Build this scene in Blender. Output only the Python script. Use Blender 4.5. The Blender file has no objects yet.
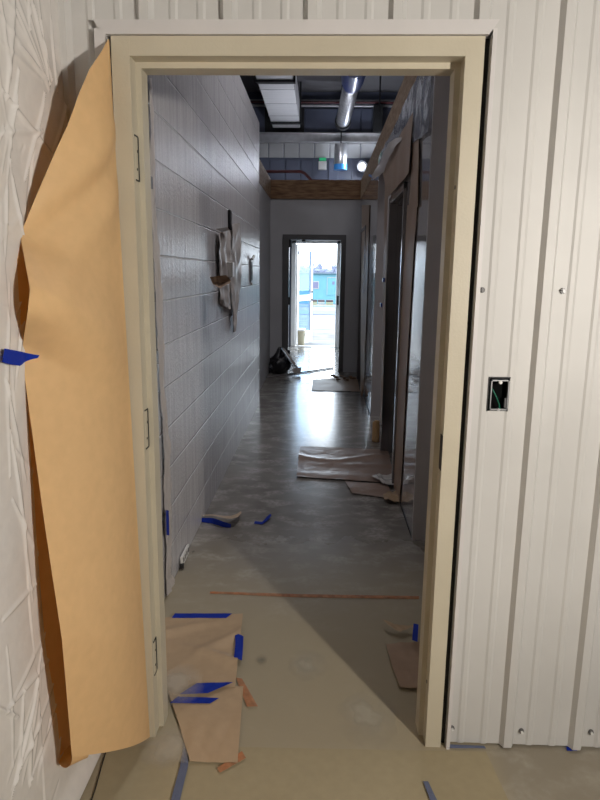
import bpy, bmesh, math, random
import numpy as np
from mathutils import Vector, Matrix, noise

random.seed(7)
S = bpy.context.scene
COL = S.collection

# ------------------------------------------------------------------ camera
CAM = Vector((0.0809, -1.8932, 1.556))
YAW, PITCH, ROLL, FPX = 0.031486, 0.197838, 0.012115, 634.81
_f = Vector((-math.sin(YAW)*math.cos(PITCH), math.cos(YAW)*math.cos(PITCH), -math.sin(PITCH)))
_r0 = Vector((math.cos(YAW), math.sin(YAW), 0))
_u0 = _r0.cross(_f)
_r = math.cos(ROLL)*_r0 + math.sin(ROLL)*_u0
_u = -math.sin(ROLL)*_r0 + math.cos(ROLL)*_u0
cam = bpy.data.cameras.new('camera')
cam.sensor_fit = 'VERTICAL'; cam.sensor_height = 24.0
cam.lens = FPX*24.0/800.0; cam.clip_start = 0.05; cam.clip_end = 500
co = bpy.data.objects.new('camera', cam); COL.objects.link(co)
M3 = Matrix((( _r.x, _u.x, -_f.x), (_r.y, _u.y, -_f.y), (_r.z, _u.z, -_f.z)))
co.matrix_world = Matrix.Translation(CAM) @ M3.to_4x4()
S.camera = co

# ------------------------------------------------------------------ world, lights, exposure
S.view_settings.view_transform = 'Standard'
S.view_settings.look = 'None'
S.view_settings.exposure = 0.0
S.view_settings.gamma = 1.0
S.view_settings.use_curve_mapping = False
W = bpy.data.worlds.new('overcast_sky'); S.world = W; W.use_nodes = True
bg = W.node_tree.nodes['Background']
bg.inputs[0].default_value = (0.80, 0.90, 1.0, 1); bg.inputs[1].default_value = 9.0

def light(name, kind, loc, energy, color, **kw):
    l = bpy.data.lights.new(name, kind); l.energy = energy; l.color = color
    for k, v in kw.items(): setattr(l, k, v)
    o = bpy.data.objects.new(name, l); COL.objects.link(o); o.location = loc
    return o
_wl = light('work_light', 'SPOT', (1.69, -2.24, 1.66), 250, (1.0, 0.94, 0.86), shadow_soft_size=0.05, spot_size=math.radians(128), spot_blend=1.0)
_wl.rotation_euler = (Vector((-0.25, 0.0, 1.62))-_wl.location).to_track_quat('-Z', 'Y').to_euler()
light('room_fill_light', 'AREA', (2.2, -2.8, 3.5), 8, (1.0, 0.93, 0.84), shape='RECTANGLE', size=1.2, size_y=0.3)  # soft fill added to lift the front room, no known fitting
light('shed_high_bay', 'AREA', (0.95, 3.3, 4.95), 66, (0.97, 0.95, 0.98), shape='RECTANGLE', size=1.2, size_y=0.4)
light('shed_high_bay', 'AREA', (-3.0, 7.5, 5.0), 34, (0.86, 0.90, 1.0), shape='RECTANGLE', size=1.2, size_y=0.4)
light('shed_work_light', 'POINT', (0.25, 9.35, 2.95), 48, (0.88, 0.91, 1.0), shadow_soft_size=0.15)
_pt = light('door_daylight_portal', 'AREA', (-0.02, 11.72, 1.1), 1, (1, 1, 1), shape='RECTANGLE', size=0.95, size_y=2.2)
_pt.rotation_euler = (math.radians(-90), 0, 0); _pt.data.cycles.is_portal = True

# ------------------------------------------------------------------ helpers
def ray(u, v):
    d = _f + _r*((u-300)/FPX) - _u*((v-400)/FPX)
    return CAM.copy(), d
def at(u, v, axis, val):                       # point of a real plane seen at a photo pixel
    o, d = ray(u, v); t = (val-o[axis])/d[axis]; return o + d*t
def fl(u, v, z=0.0): return at(u, v, 2, z)

def tag(o, label=None, cat=None, group=None, kind=None):
    if label: o['label'] = label
    if cat: o['category'] = cat
    if group: o['group'] = group
    if kind: o['kind'] = kind
    return o
def struct(o): o['kind'] = 'structure'; return o
def empty(name, loc=(0, 0, 0), rz=0.0):
    o = bpy.data.objects.new(name, None); COL.objects.link(o); o.location = loc; o.rotation_euler = (0, 0, rz)
    o.empty_display_size = 0.05
    return o
def mesh_obj(name, verts, faces, mat, parent=None, smooth=False, loc=None):
    me = bpy.data.meshes.new(name)
    me.from_pydata([tuple(v) for v in verts], [], faces); me.update()
    if smooth:
        me.polygons.foreach_set('use_smooth', [True]*len(me.polygons))
    if mat: me.materials.append(mat)
    o = bpy.data.objects.new(name, me); COL.objects.link(o)
    if parent: o.parent = parent
    if loc: o.location = loc
    return o
class MB:
    def __init__(s): s.bm = bmesh.new()
    def box(s, x0, x1, y0, y1, z0, z1, bev=0.0, rot=None, piv=None):
        g = bmesh.ops.create_cube(s.bm, size=1.0)['verts']
        for v in g:
            v.co = Vector(((x0+x1)/2+v.co.x*(x1-x0), (y0+y1)/2+v.co.y*(y1-y0), (z0+z1)/2+v.co.z*(z1-z0)))
        if bev > 0:
            es = list({e for v in g for e in v.link_edges})
            r = bmesh.ops.bevel(s.bm, geom=es, offset=bev, segments=2, affect='EDGES', profile=0.5)
            g = list({v for f in r['faces'] for v in f.verts} | {v for v in g if v.is_valid})
        if rot is not None:
            p = Vector(piv if piv else ((x0+x1)/2, (y0+y1)/2, (z0+z1)/2))
            for v in g: v.co = p + rot @ (v.co-p)
        return s
    def tube(s, pts, r, n=12, caps=True):
        pts = [Vector(p) for p in pts]; rings = []
        rr = r if isinstance(r, (list, tuple)) else [r]*len(pts)
        prev = None
        for i, p in enumerate(pts):
            a = pts[max(i-1, 0)]; b = pts[min(i+1, len(pts)-1)]
            t = (b-a).normalized()
            if prev is None:
                n1 = t.orthogonal().normalized()
            else:
                n1 = (prev - t*prev.dot(t)).normalized()
            prev = n1; n2 = t.cross(n1)
            rings.append([s.bm.verts.new(p + (n1*math.cos(2*math.pi*k/n)+n2*math.sin(2*math.pi*k/n))*rr[i]) for k in range(n)])
        for a, b in zip(rings, rings[1:]):
            for k in range(n): s.bm.faces.new((a[k], a[(k+1) % n], b[(k+1) % n], b[k]))
        if caps:
            s.bm.faces.new(rings[0][::-1]); s.bm.faces.new(rings[-1])
        return s
    def prism(s, poly, axis, a, b):            # poly: 2D points in the other two axes
        def P(q, t):
            if axis == 0: return (t, q[0], q[1])
            if axis == 1: return (q[0], t, q[1])
            return (q[0], q[1], t)
        A = [s.bm.verts.new(P(q, a)) for q in poly]; B = [s.bm.verts.new(P(q, b)) for q in poly]
        n = len(poly)
        for k in range(n): s.bm.faces.new((A[k], A[(k+1) % n], B[(k+1) % n], B[k]))
        s.bm.faces.new(A[::-1]); s.bm.faces.new(B)
        return s
    def build(s, name, mat, parent=None, smooth=False):
        bmesh.ops.recalc_face_normals(s.bm, faces=s.bm.faces[:])
        me = bpy.data.meshes.new(name); s.bm.to_mesh(me); s.bm.free()
        if smooth:
            me.polygons.foreach_set('use_smooth', [True]*len(me.polygons))
            try: me.set_sharp_from_angle(angle=math.radians(40))
            except Exception: pass
        me.materials.append(mat)
        o = bpy.data.objects.new(name, me); COL.objects.link(o)
        if parent: o.parent = parent
        return o
def resample(pts, n):
    pts = [Vector(p) for p in pts]
    if len(pts) == 1: return [pts[0].copy() for _ in range(n)]
    L = [0.0]
    for a, b in zip(pts, pts[1:]): L.append(L[-1] + (b-a).length)
    out = []
    for i in range(n):
        t = L[-1]*i/(n-1); k = 0
        while k < len(pts)-2 and L[k+1] < t: k += 1
        d = L[k+1]-L[k]; out.append(pts[k].lerp(pts[k+1], 0 if d == 0 else min(1, (t-L[k])/d)))
    return out
def sheet(name, A, B, nu, nv, mat, nrm=(0, 0, 1), disp=None, thick=0.0008, parent=None, smooth=True):
    """a thin lofted sheet between edge A and edge B; disp(u, v, point) pushes along nrm"""
    A = resample(A, nv); B = resample(B, nv); nrm = Vector(nrm)
    vs = []
    for j in range(nv):
        for i in range(nu):
            u = i/(nu-1); p = A[j].lerp(B[j], u)
            if disp: p = p + nrm*disp(u, j/(nv-1), p)
            vs.append(p)
    fs = [(j*nu+i, j*nu+i+1, (j+1)*nu+i+1, (j+1)*nu+i) for j in range(nv-1) for i in range(nu-1)]
    acc = Vector((0, 0, 0))
    for f in fs[::3]: acc += (vs[f[1]]-vs[f[0]]).cross(vs[f[3]]-vs[f[0]])
    if acc.dot(nrm) < 0: fs = [f[::-1] for f in fs]
    n0 = len(vs); nf = len(fs)
    if thick:                                  # back face and a rim with vertices of its own, so edges stay crisp
        vs += [p - nrm*thick for p in vs[:n0]]
        fs += [tuple(n0+k for k in f[::-1]) for f in fs[:nf]]
        loop = [i for i in range(nu)] + [j*nu+nu-1 for j in range(1, nv)] + [(nv-1)*nu+i for i in range(nu-2, -1, -1)] + [j*nu for j in range(nv-2, 0, -1)]
        r0 = len(vs); m_ = len(loop)
        vs += [vs[k].copy() for k in loop] + [vs[n0+k].copy() for k in loop]
        q_ = [(r0+k, r0+m_+k, r0+m_+(k+1) % m_, r0+(k+1) % m_) for k in range(m_)]
        fs += q_ if acc.dot(nrm) > 0 else [f[::-1] for f in q_]
    return mesh_obj(name, vs, fs, mat, parent, smooth)
def nz(p, s, seed=0.0): return noise.noise(Vector((p[0]*s+seed, p[1]*s+seed*1.7, p[2]*s-seed)))

# ------------------------------------------------------------------ materials
def mat(name, col, rough=0.6, metal=0.0, col2=None, scale=6.0, detail=5.0, bump=0.0, bscale=40.0, spec=0.5,
        stretch=(1, 1, 1), rough2=None, coat=0.0, lo=0.35, hi=0.65, bdist=0.02):
    m = bpy.data.materials.new(name); m.use_nodes = True
    nt = m.node_tree; N = nt.nodes; L = nt.links; b = N['Principled BSDF']
    b.inputs['Base Color'].default_value = (*col, 1); b.inputs['Roughness'].default_value = rough
    b.inputs['Metallic'].default_value = metal; b.inputs['Specular IOR Level'].default_value = spec
    b.inputs['Coat Weight'].default_value = coat; b.inputs['Coat Roughness'].default_value = 0.08
    tc = N.new('ShaderNodeTexCoord'); mp = N.new('ShaderNodeMapping'); mp.inputs['Scale'].default_value = stretch
    L.new(tc.outputs['Object'], mp.inputs['Vector'])
    c2 = col2 if col2 else tuple(c*0.9 for c in col)
    n = N.new('ShaderNodeTexNoise'); n.inputs['Scale'].default_value = scale; n.inputs['Detail'].default_value = detail
    L.new(mp.outputs[0], n.inputs['Vector'])
    r = N.new('ShaderNodeValToRGB'); r.color_ramp.elements[0].position = lo; r.color_ramp.elements[1].position = hi
    r.color_ramp.elements[0].color = (*col, 1); r.color_ramp.elements[1].color = (*c2, 1)
    L.new(n.outputs['Fac'], r.inputs['Fac']); L.new(r.outputs['Color'], b.inputs['Base Color'])
    if rough2 is not None:
        mr = N.new('ShaderNodeMapRange'); mr.inputs['From Min'].default_value = 0.3; mr.inputs['From Max'].default_value = 0.7
        mr.inputs['To Min'].default_value = rough; mr.inputs['To Max'].default_value = rough2
        L.new(n.outputs['Fac'], mr.inputs['Value']); L.new(mr.outputs[0], b.inputs['Roughness'])
    if bump > 0:
        n2 = N.new('ShaderNodeTexNoise'); n2.inputs['Scale'].default_value = bscale; n2.inputs['Detail'].default_value = 4
        L.new(mp.outputs[0], n2.inputs['Vector'])
        bp = N.new('ShaderNodeBump'); bp.inputs['Strength'].default_value = bump; bp.inputs['Distance'].default_value = bdist
        L.new(n2.outputs['Fac'], bp.inputs['Height']); L.new(bp.outputs[0], b.inputs['Normal'])
    return m
def emit(name, col, s):
    m = bpy.data.materials.new(name); m.use_nodes = True; nt = m.node_tree
    b = nt.nodes['Principled BSDF']; b.inputs['Base Color'].default_value = (*col, 1)
    b.inputs['Emission Color'].default_value = (*col, 1); b.inputs['Emission Strength'].default_value = s
    return m
def thin(name, col, transp, rough=0.2, tint=(1, 1, 1), translucent=0.0, bump=0.3, bscale=25, gloss=0.25, tcol=None):
    """thin film or paper: diffuse + translucent + glossy + see-through"""
    m = bpy.data.materials.new(name); m.use_nodes = True; nt = m.node_tree; N = nt.nodes; L = nt.links
    out = N['Material Output']; N.remove(N['Principled BSDF'])
    tc = N.new('ShaderNodeTexCoord')
    n1 = N.new('ShaderNodeTexNoise'); n1.inputs['Scale'].default_value = 30; n1.inputs['Detail'].default_value = 6
    L.new(tc.outputs['Object'], n1.inputs['Vector'])
    cr = N.new('ShaderNodeValToRGB'); cr.color_ramp.elements[0].position = 0.3; cr.color_ramp.elements[1].position = 0.7
    cr.color_ramp.elements[0].color = (*[c*0.93 for c in col], 1); cr.color_ramp.elements[1].color = (*col, 1)
    L.new(n1.outputs['Fac'], cr.inputs['Fac'])
    n2 = N.new('ShaderNodeTexNoise'); n2.inputs['Scale'].default_value = bscale; n2.inputs['Detail'].default_value = 3
    L.new(tc.outputs['Object'], n2.inputs['Vector'])
    bp = N.new('ShaderNodeBump'); bp.inputs['Strength'].default_value = bump; bp.inputs['Distance'].default_value = 0.01
    L.new(n2.outputs['Fac'], bp.inputs['Height'])
    d = N.new('ShaderNodeBsdfDiffuse'); L.new(cr.outputs['Color'], d.inputs['Color']); L.new(bp.outputs[0], d.inputs['Normal'])
    cur = d
    if translucent > 0:
        t = N.new('ShaderNodeBsdfTranslucent')
        if tcol: t.inputs['Color'].default_value = (*tcol, 1)
        else: L.new(cr.outputs['Color'], t.inputs['Color'])
        mx = N.new('ShaderNodeMixShader'); mx.inputs[0].default_value = translucent
        L.new(d.outputs[0], mx.inputs[1]); L.new(t.outputs[0], mx.inputs[2]); cur = mx
    if transp > 0:
        t = N.new('ShaderNodeBsdfTransparent'); t.inputs['Color'].default_value = (*tint, 1)
        mx = N.new('ShaderNodeMixShader'); mx.inputs[0].default_value = transp
        L.new(cur.outputs[0], mx.inputs[1]); L.new(t.outputs[0], mx.inputs[2]); cur = mx
    if gloss > 0:
        g = N.new('ShaderNodeBsdfGlossy'); g.inputs['Roughness'].default_value = rough; L.new(bp.outputs[0], g.inputs['Normal'])
        lw = N.new('ShaderNodeFresnel'); ge = N.new('ShaderNodeNewGeometry'); io = N.new('ShaderNodeMapRange')
        io.inputs['To Min'].default_value = 1.45; io.inputs['To Max'].default_value = 1/1.45
        L.new(ge.outputs['Backfacing'], io.inputs['Value']); L.new(io.outputs[0], lw.inputs['IOR'])
        ml = N.new('ShaderNodeMath'); ml.operation = 'MULTIPLY'; ml.inputs[1].default_value = gloss*4
        L.new(lw.outputs[0], ml.inputs[0])
        mx = N.new('ShaderNodeMixShader'); L.new(ml.outputs[0], mx.inputs[0])
        L.new(cur.outputs[0], mx.inputs[1]); L.new(g.outputs[0], mx.inputs[2]); cur = mx
    L.new(cur.outputs[0], out.inputs['Surface'])
    return m

def floor_material():
    m = bpy.data.materials.new('sealed_concrete'); m.use_nodes = True; nt = m.node_tree; N = nt.nodes; L = nt.links
    b = N['Principled BSDF']; tc = N.new('ShaderNodeTexCoord')
    def noise_(sc, det, st=(1, 1, 1), dist=0.0):
        mp = N.new('ShaderNodeMapping'); mp.inputs['Scale'].default_value = st; L.new(tc.outputs['Object'], mp.inputs['Vector'])
        n = N.new('ShaderNodeTexNoise'); n.inputs['Scale'].default_value = sc; n.inputs['Detail'].default_value = det
        n.inputs['Distortion'].default_value = dist; L.new(mp.outputs[0], n.inputs['Vector']); return n
    def ramp(src, p0, c0, p1, c1):
        r = N.new('ShaderNodeValToRGB'); e = r.color_ramp.elements
        e[0].position = p0; e[1].position = p1; e[0].color = (*c0, 1); e[1].color = (*c1, 1)
        L.new(src, r.inputs['Fac']); return r
    def mixc(fac, a, c):
        x = N.new('ShaderNodeMix'); x.data_type = 'RGBA'
        L.new(fac, x.inputs['Factor']); L.new(a, x.inputs['A'])
        if isinstance(c, tuple): x.inputs['B'].default_value = (*c, 1)
        else: L.new(c, x.inputs['B'])
        return x.outputs['Result']
    big = noise_(1.4, 8, dist=0.6); fine = noise_(11, 5, (0.8, 0.8, 1), 0.0); spk = noise_(60, 3)
    base = ramp(big.outputs['Fac'], 0.3, (0.15, 0.137, 0.125), 0.7, (0.25, 0.23, 0.21))
    f2 = ramp(fine.outputs['Fac'], 0.3, (0, 0, 0), 0.9, (1, 1, 1))
    mm = N.new('ShaderNodeMath'); mm.operation = 'MULTIPLY'; mm.inputs[1].default_value = 0.35; L.new(f2.outputs[0], mm.inputs[0])
    c = mixc(mm.outputs[0], base.outputs[0], (0.36, 0.34, 0.30))
    sc1 = noise_(5.5, 10, (1.0, 1.5, 1), 0.2); sc2 = noise_(38, 6, (1, 1, 1))
    sm_ = N.new('ShaderNodeMath'); sm_.operation = 'MULTIPLY'
    r1 = ramp(sc1.outputs['Fac'], 0.47, (0, 0, 0), 0.64, (1, 1, 1)); r2 = ramp(sc2.outputs['Fac'], 0.35, (0.2, 0.2, 0.2), 0.65, (1, 1, 1))
    L.new(r1.outputs[0], sm_.inputs[0]); L.new(r2.outputs[0], sm_.inputs[1])
    sm2 = N.new('ShaderNodeMath'); sm2.operation = 'MULTIPLY'; sm2.inputs[1].default_value = 0.95; L.new(sm_.outputs[0], sm2.inputs[0])
    c = mixc(sm2.outputs[0], c, (0.43, 0.41, 0.38))
    # tan paint overspray near the doorway, fading out with a ragged edge a metre in
    sx = N.new('ShaderNodeSeparateXYZ'); L.new(tc.outputs['Object'], sx.inputs[0])
    ad = N.new('ShaderNodeMath'); ad.operation = 'MULTIPLY_ADD'; ad.inputs[1].default_value = 0.7
    L.new(big.outputs['Fac'], ad.inputs[0]); L.new(sx.outputs['Y'], ad.inputs[2])
    sp = N.new('ShaderNodeMapRange'); sp.interpolation_type = 'SMOOTHSTEP'
    for k, v in (('From Min', 0.9), ('From Max', 2.3), ('To Min', 0.95), ('To Max', 0.0)): sp.inputs[k].default_value = v
    L.new(ad.outputs[0], sp.inputs['Value'])
    sxr = N.new('ShaderNodeMapRange'); sxr.interpolation_type = 'SMOOTHSTEP'
    for k, v in (('From Min', 0.62), ('From Max', 0.72), ('To Min', 1.0), ('To Max', 0.55)): sxr.inputs[k].default_value = v
    L.new(sx.outputs['X'], sxr.inputs['Value'])
    spm = N.new('ShaderNodeMath'); spm.operation = 'MULTIPLY'; L.new(sp.outputs[0], spm.inputs[0]); L.new(sxr.outputs[0], spm.inputs[1]); sp = spm
    c = mixc(sp.outputs[0], c, (0.375, 0.315, 0.21))
    L.new(c, b.inputs['Base Color'])
    rr = N.new('ShaderNodeMapRange')
    for k, v in (('From Min', 0.2), ('From Max', 0.85), ('To Min', 0.17), ('To Max', 0.25)): rr.inputs[k].default_value = v
    L.new(fine.outputs['Fac'], rr.inputs['Value'])
    ra = N.new('ShaderNodeMath'); ra.operation = 'MULTIPLY_ADD'; ra.inputs[1].default_value = 0.5
    L.new(sp.outputs[0], ra.inputs[0]); L.new(rr.outputs[0], ra.inputs[2]); L.new(ra.outputs[0], b.inputs['Roughness'])
    bp = N.new('ShaderNodeBump'); bp.inputs['Strength'].default_value = 0.5; bp.inputs['Distance'].default_value = 0.006
    L.new(sc2.outputs['Fac'], bp.inputs['Height'])
    return m
def block_material():
    m = bpy.data.materials.new('painted_block'); m.use_nodes = True; nt = m.node_tree; N = nt.nodes; L = nt.links
    b = N['Principled BSDF']; tc = N.new('ShaderNodeTexCoord'); sx = N.new('ShaderNodeSeparateXYZ'); L.new(tc.outputs['Object'], sx.inputs[0])
    def mth(op, a, v=None, c=None):
        n = N.new('ShaderNodeMath'); n.operation = op
        for i, q in enumerate((a, v, c)):
            if q is None: continue
            if isinstance(q, (int, float)): n.inputs[i].default_value = q
            else: L.new(q, n.inputs[i])
        return n.outputs[0]
    mp = N.new('ShaderNodeMapping'); mp.inputs['Scale'].default_value = (1, 2.4, 0.22); L.new(tc.outputs['Object'], mp.inputs['Vector'])
    st = N.new('ShaderNodeTexNoise'); st.inputs['Scale'].default_value = 9; st.inputs['Detail'].default_value = 7; L.new(mp.outputs[0], st.inputs['Vector'])
    gr = N.new('ShaderNodeTexNoise'); gr.inputs['Scale'].default_value = 55; gr.inputs['Detail'].default_value = 5; L.new(tc.outputs['Object'], gr.inputs['Vector'])
    wob = N.new('ShaderNodeTexNoise'); wob.inputs['Scale'].default_value = 5; L.new(tc.outputs['Object'], wob.inputs['Vector'])
    z = mth('MULTIPLY_ADD', wob.outputs['Fac'], 0.006, sx.outputs['Z'])
    dz = mth('PINGPONG', z, 0.1016)                       # 0 at a joint
    row = mth('FLOOR', mth('DIVIDE', z, 0.2032))
    yo = mth('MULTIPLY_ADD', row, 0.2032, sx.outputs['Y'])
    dy = mth('PINGPONG', yo, 0.2032)
    def sm(x, w):
        n = N.new('ShaderNodeMapRange'); n.interpolation_type = 'SMOOTHSTEP'
        for k, v in (('From Min', 0.0), ('From Max', w), ('To Min', 1.0), ('To Max', 0.0)): n.inputs[k].default_value = v
        L.new(x, n.inputs['Value']); return n.outputs[0]
    # ping-pong with length L gives 0 at multiples of 2L: joints every 0.2032
    jz = sm(dz, 0.0065); jy = sm(dy, 0.005)
    jj = mth('MAXIMUM', jz, mth('MULTIPLY', jy, 0.25))
    r = N.new('ShaderNodeValToRGB'); e = r.color_ramp.elements
    e[0].position = 0.3; e[0].color = (0.51, 0.495, 0.51, 1); e[1].position = 0.7; e[1].color = (0.66, 0.64, 0.65, 1)
    L.new(st.outputs['Fac'], r.inputs['Fac'])
    x = N.new('ShaderNodeMix'); x.data_type = 'RGBA'; L.new(mth('MULTIPLY', jz, 0.6), x.inputs['Factor']); L.new(r.outputs[0], x.inputs['A']); x.inputs['B'].default_value = (0.85, 0.85, 0.85, 1)  # bed joints paler: their grazing highlight is put into the colour
    L.new(x.outputs['Result'], b.inputs['Base Color'])
    b.inputs['Roughness'].default_value = 0.27; b.inputs['Specular IOR Level'].default_value = 0.7
    h = mth('MULTIPLY_ADD', jj, -1.0, mth('MULTIPLY_ADD', gr.outputs['Fac'], 0.35, mth('MULTIPLY', st.outputs['Fac'], 0.5)))
    bp = N.new('ShaderNodeBump'); bp.inputs['Strength'].default_value = 0.7; bp.inputs['Distance'].default_value = 0.016
    L.new(h, bp.inputs['Height']); L.new(bp.outputs[0], b.inputs['Normal'])
    return m

M = {}
M['floor'] = floor_material()
M['block'] = block_material()
M['panel'] = mat('white_metal_panel', (0.60, 0.585, 0.56), 0.5, col2=(0.55, 0.535, 0.51), scale=2.5, bump=0.06, bscale=6, bdist=0.03)
M['trim'] = mat('white_trim', (0.64, 0.61, 0.595), 0.4, col2=(0.60, 0.575, 0.56), scale=3)
M['frame'] = mat('beige_painted_steel', (0.555, 0.50, 0.385), 0.42, col2=(0.52, 0.465, 0.355), scale=4, bump=0.05, bscale=120)
M['drywall'] = mat('grey_white_drywall', (0.52, 0.52, 0.54), 0.7, col2=(0.47, 0.47, 0.49), scale=2)
M['frp'] = mat('glossy_wall_panel', (0.44, 0.41, 0.41), 0.045, col2=(0.41, 0.385, 0.385), scale=3, bump=0.10, bscale=5, bdist=0.01, coat=0.6, spec=0.6)
M['endface'] = mat('grey_wall_end', (0.42, 0.39, 0.39), 0.5, scale=3)
M['greysteel'] = mat('dark_grey_steel', (0.12, 0.118, 0.12), 0.35, scale=3)
M['midsteel'] = mat('grey_steel_frame', (0.20, 0.185, 0.185), 0.22, scale=3)
M['darkdoor'] = mat('dark_door', (0.055, 0.048, 0.046), 0.35, scale=3)
M['alum'] = mat('white_aluminium', (0.82, 0.80, 0.78), 0.4, scale=3)
M['wood'] = mat('framing_lumber', (0.44, 0.31, 0.20), 0.7, col2=(0.27, 0.17, 0.10), scale=5, stretch=(1.2, 1.2, 9), bump=0.2, bscale=14)
M['woodx'] = mat('framing_lumber_cross', (0.31, 0.18, 0.09), 0.7, col2=(0.15, 0.075, 0.035), scale=4, stretch=(1.5, 1.5, 10), bump=0.2, bscale=14)
M['kraft'] = thin('kraft_paper', (0.80, 0.53, 0.27), 0.0, 0.45, translucent=0.16, bump=0.10, bscale=9, gloss=0.06, tcol=(0.62, 0.25, 0.02))
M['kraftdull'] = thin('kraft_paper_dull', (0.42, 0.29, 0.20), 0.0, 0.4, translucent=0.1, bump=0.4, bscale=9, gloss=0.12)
M['kraftfloor'] = thin('kraft_paper_floor', (0.50, 0.36, 0.23), 0.0, 0.4, translucent=0.0, bump=0.35, bscale=9, gloss=0.08)
M['rosin'] = thin('rosin_paper', (0.36, 0.26, 0.21), 0.0, 0.32, translucent=0.0, bump=0.5, bscale=10, gloss=0.2)
M['blue'] = thin('blue_tape', (0.012, 0.035, 0.34), 0.0, 0.35, bump=0.5, bscale=40, gloss=0.08)
M['dusty'] = thin('dusty_blue_tape', (0.14, 0.16, 0.24), 0.0, 0.5, bump=0.5, bscale=40, gloss=0.04)
M['plastic'] = thin('milky_plastic', (0.86, 0.82, 0.78), 0.04, 0.22, translucent=0.1, bump=0.5, bscale=11, gloss=0.34)
M['film'] = thin('clear_film', (0.55, 0.58, 0.70), 0.60, 0.12, bump=0.4, bscale=7, gloss=0.25)
M['greyfilm'] = thin('grey_film', (0.66, 0.61, 0.58), 0.1, 0.3, bump=0.6, bscale=18, gloss=0.16)
M['builder'] = thin('builders_board', (0.40, 0.335, 0.215), 0.0, 0.5, bump=0.12, bscale=4, gloss=0.05)
M['orange'] = mat('orange_marking', (0.52, 0.19, 0.07), 0.7, col2=(0.44, 0.21, 0.10), scale=18)
M['ins'] = mat('dark_blue_insulation', (0.10, 0.115, 0.165), 0.4, col2=(0.07, 0.08, 0.12), scale=1.2, bump=0.3, bscale=3)
M['ceil'] = mat('dark_ceiling', (0.13, 0.125, 0.13), 0.8, scale=2)
M['black'] = mat('black_matt', (0.012, 0.012, 0.013), 0.6)
M['darkplastic'] = mat('black_plastic', (0.018, 0.018, 0.022), 0.28, bump=0.5, bscale=12)
M['galv'] = mat('galvanised', (0.62, 0.62, 0.63), 0.3, metal=0.75, col2=(0.5, 0.5, 0.51), scale=7)
M['foil'] = mat('white_duct_wrap', (0.93, 0.93, 0.93), 0.3, metal=0.1, col2=(0.84, 0.84, 0.85), scale=4, stretch=(0.4, 5, 1))
M['redpipe'] = mat('dark_red_pipe', (0.10, 0.022, 0.025), 0.4)
M['pipe'] = mat('grey_conduit', (0.42, 0.42, 0.43), 0.4, metal=0.3)
M['corr'] = mat('white_corrugated', (0.42, 0.42, 0.42), 0.5, scale=3)
M['white'] = mat('white_plastic', (0.80, 0.79, 0.76), 0.4)
M['green'] = emit('green_sign', (0.03, 0.42, 0.18), 0.35)
M['lamp'] = emit('flood_lamp', (0.80, 0.86, 1.0), 30.0)
M['bluefilm'] = mat('blue_duct_film', (0.012, 0.035, 0.22), 0.3)
M['brightblue'] = mat('bright_blue_film', (0.05, 0.30, 0.75), 0.35)
M['screw'] = mat('screw_steel', (0.13, 0.125, 0.12), 0.3)
M['wire'] = mat('green_wire', (0.01, 0.16, 0.09), 0.4)
M['rubble'] = mat('brown_scraps', (0.20, 0.11, 0.06), 0.8)
M['gravel'] = mat('snowy_gravel', (0.125, 0.12, 0.13), 0.9, col2=(0.045, 0.042, 0.055), scale=2.2, detail=8, bump=0.3, bscale=8)
M['slab'] = mat('pale_doorstep', (0.14, 0.14, 0.14), 0.9, scale=3)
M['blueband'] = mat('blue_ground_band', (0.012, 0.045, 0.115), 0.7)
M['turq'] = mat('turquoise_siding', (0.06, 0.18, 0.22), 0.6, scale=2)
M['roofline'] = mat('grey_roof_edge', (0.06, 0.09, 0.12), 0.6)
M['paneb'] = mat('lavender_window', (0.10, 0.10, 0.16), 0.2)
M['tree'] = mat('grey_blue_foliage', (0.10, 0.115, 0.17), 0.9, scale=6)
M['trunk'] = mat('grey_trunk', (0.08, 0.07, 0.08), 0.9)
M['crate'] = mat('pale_yellow_crate', (0.22, 0.20, 0.11), 0.7, scale=4)
M['cratew'] = mat('pale_white_crate', (0.24, 0.23, 0.21), 0.7, scale=4)
M['lid'] = mat('dark_purple_lid', (0.02, 0.008, 0.015), 0.6)
M['bucket'] = mat('cream_bucket', (0.42, 0.37, 0.25), 0.5)
def glass():
    m = bpy.data.materials.new('door_glass'); m.use_nodes = True; nt = m.node_tree; N = nt.nodes; L = nt.links
    out = N['Material Output']; N.remove(N['Principled BSDF'])
    t = N.new('ShaderNodeBsdfTransparent'); t.inputs[0].default_value = (0.70, 0.84, 0.97, 1)
    g = N.new('ShaderNodeBsdfGlossy'); g.inputs['Roughness'].default_value = 0.02
    f = N.new('ShaderNodeValue'); f.outputs[0].default_value = 0.07; x = N.new('ShaderNodeMixShader')
    L.new(f.outputs[0], x.inputs[0]); L.new(t.outputs[0], x.inputs[1]); L.new(g.outputs[0], x.inputs[2]); L.new(x.outputs[0], out.inputs[0])
    return m
M['glass'] = glass()

# ------------------------------------------------------------------ structure
PI = math.pi
LX, RX = -0.652, 0.651            # corridor wall faces
FY, EY = 8.22, 11.68              # end wall of the corridor, outside wall of the shed

struct(MB().box(-6.2, 9.2, -9.2, EY+0.12, -0.2, 0.0).build('floor', M['floor']))
struct(MB().box(-6.2, 6.2, 0.13, EY+0.3, 5.08, 5.2).build('ceiling', M['ceil']))
struct(MB().box(-0.95, 9.2, -9.2, 0.02, 5.0, 5.15).build('ceiling_room', M['drywall']))
struct(MB().box(-0.85, LX-0.008, -9.2, 0.0, 0, 5.0).build('wall_left_room', M['panel']))
struct(MB().box(9.05, 9.2, -9.2, 0.0, 0, 5.0).build('wall_right_room', M['drywall']))
struct(MB().box(-0.85, 9.2, -9.2, -9.05, 0, 5.0).build('wall_rear_room', M['drywall']))

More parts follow.
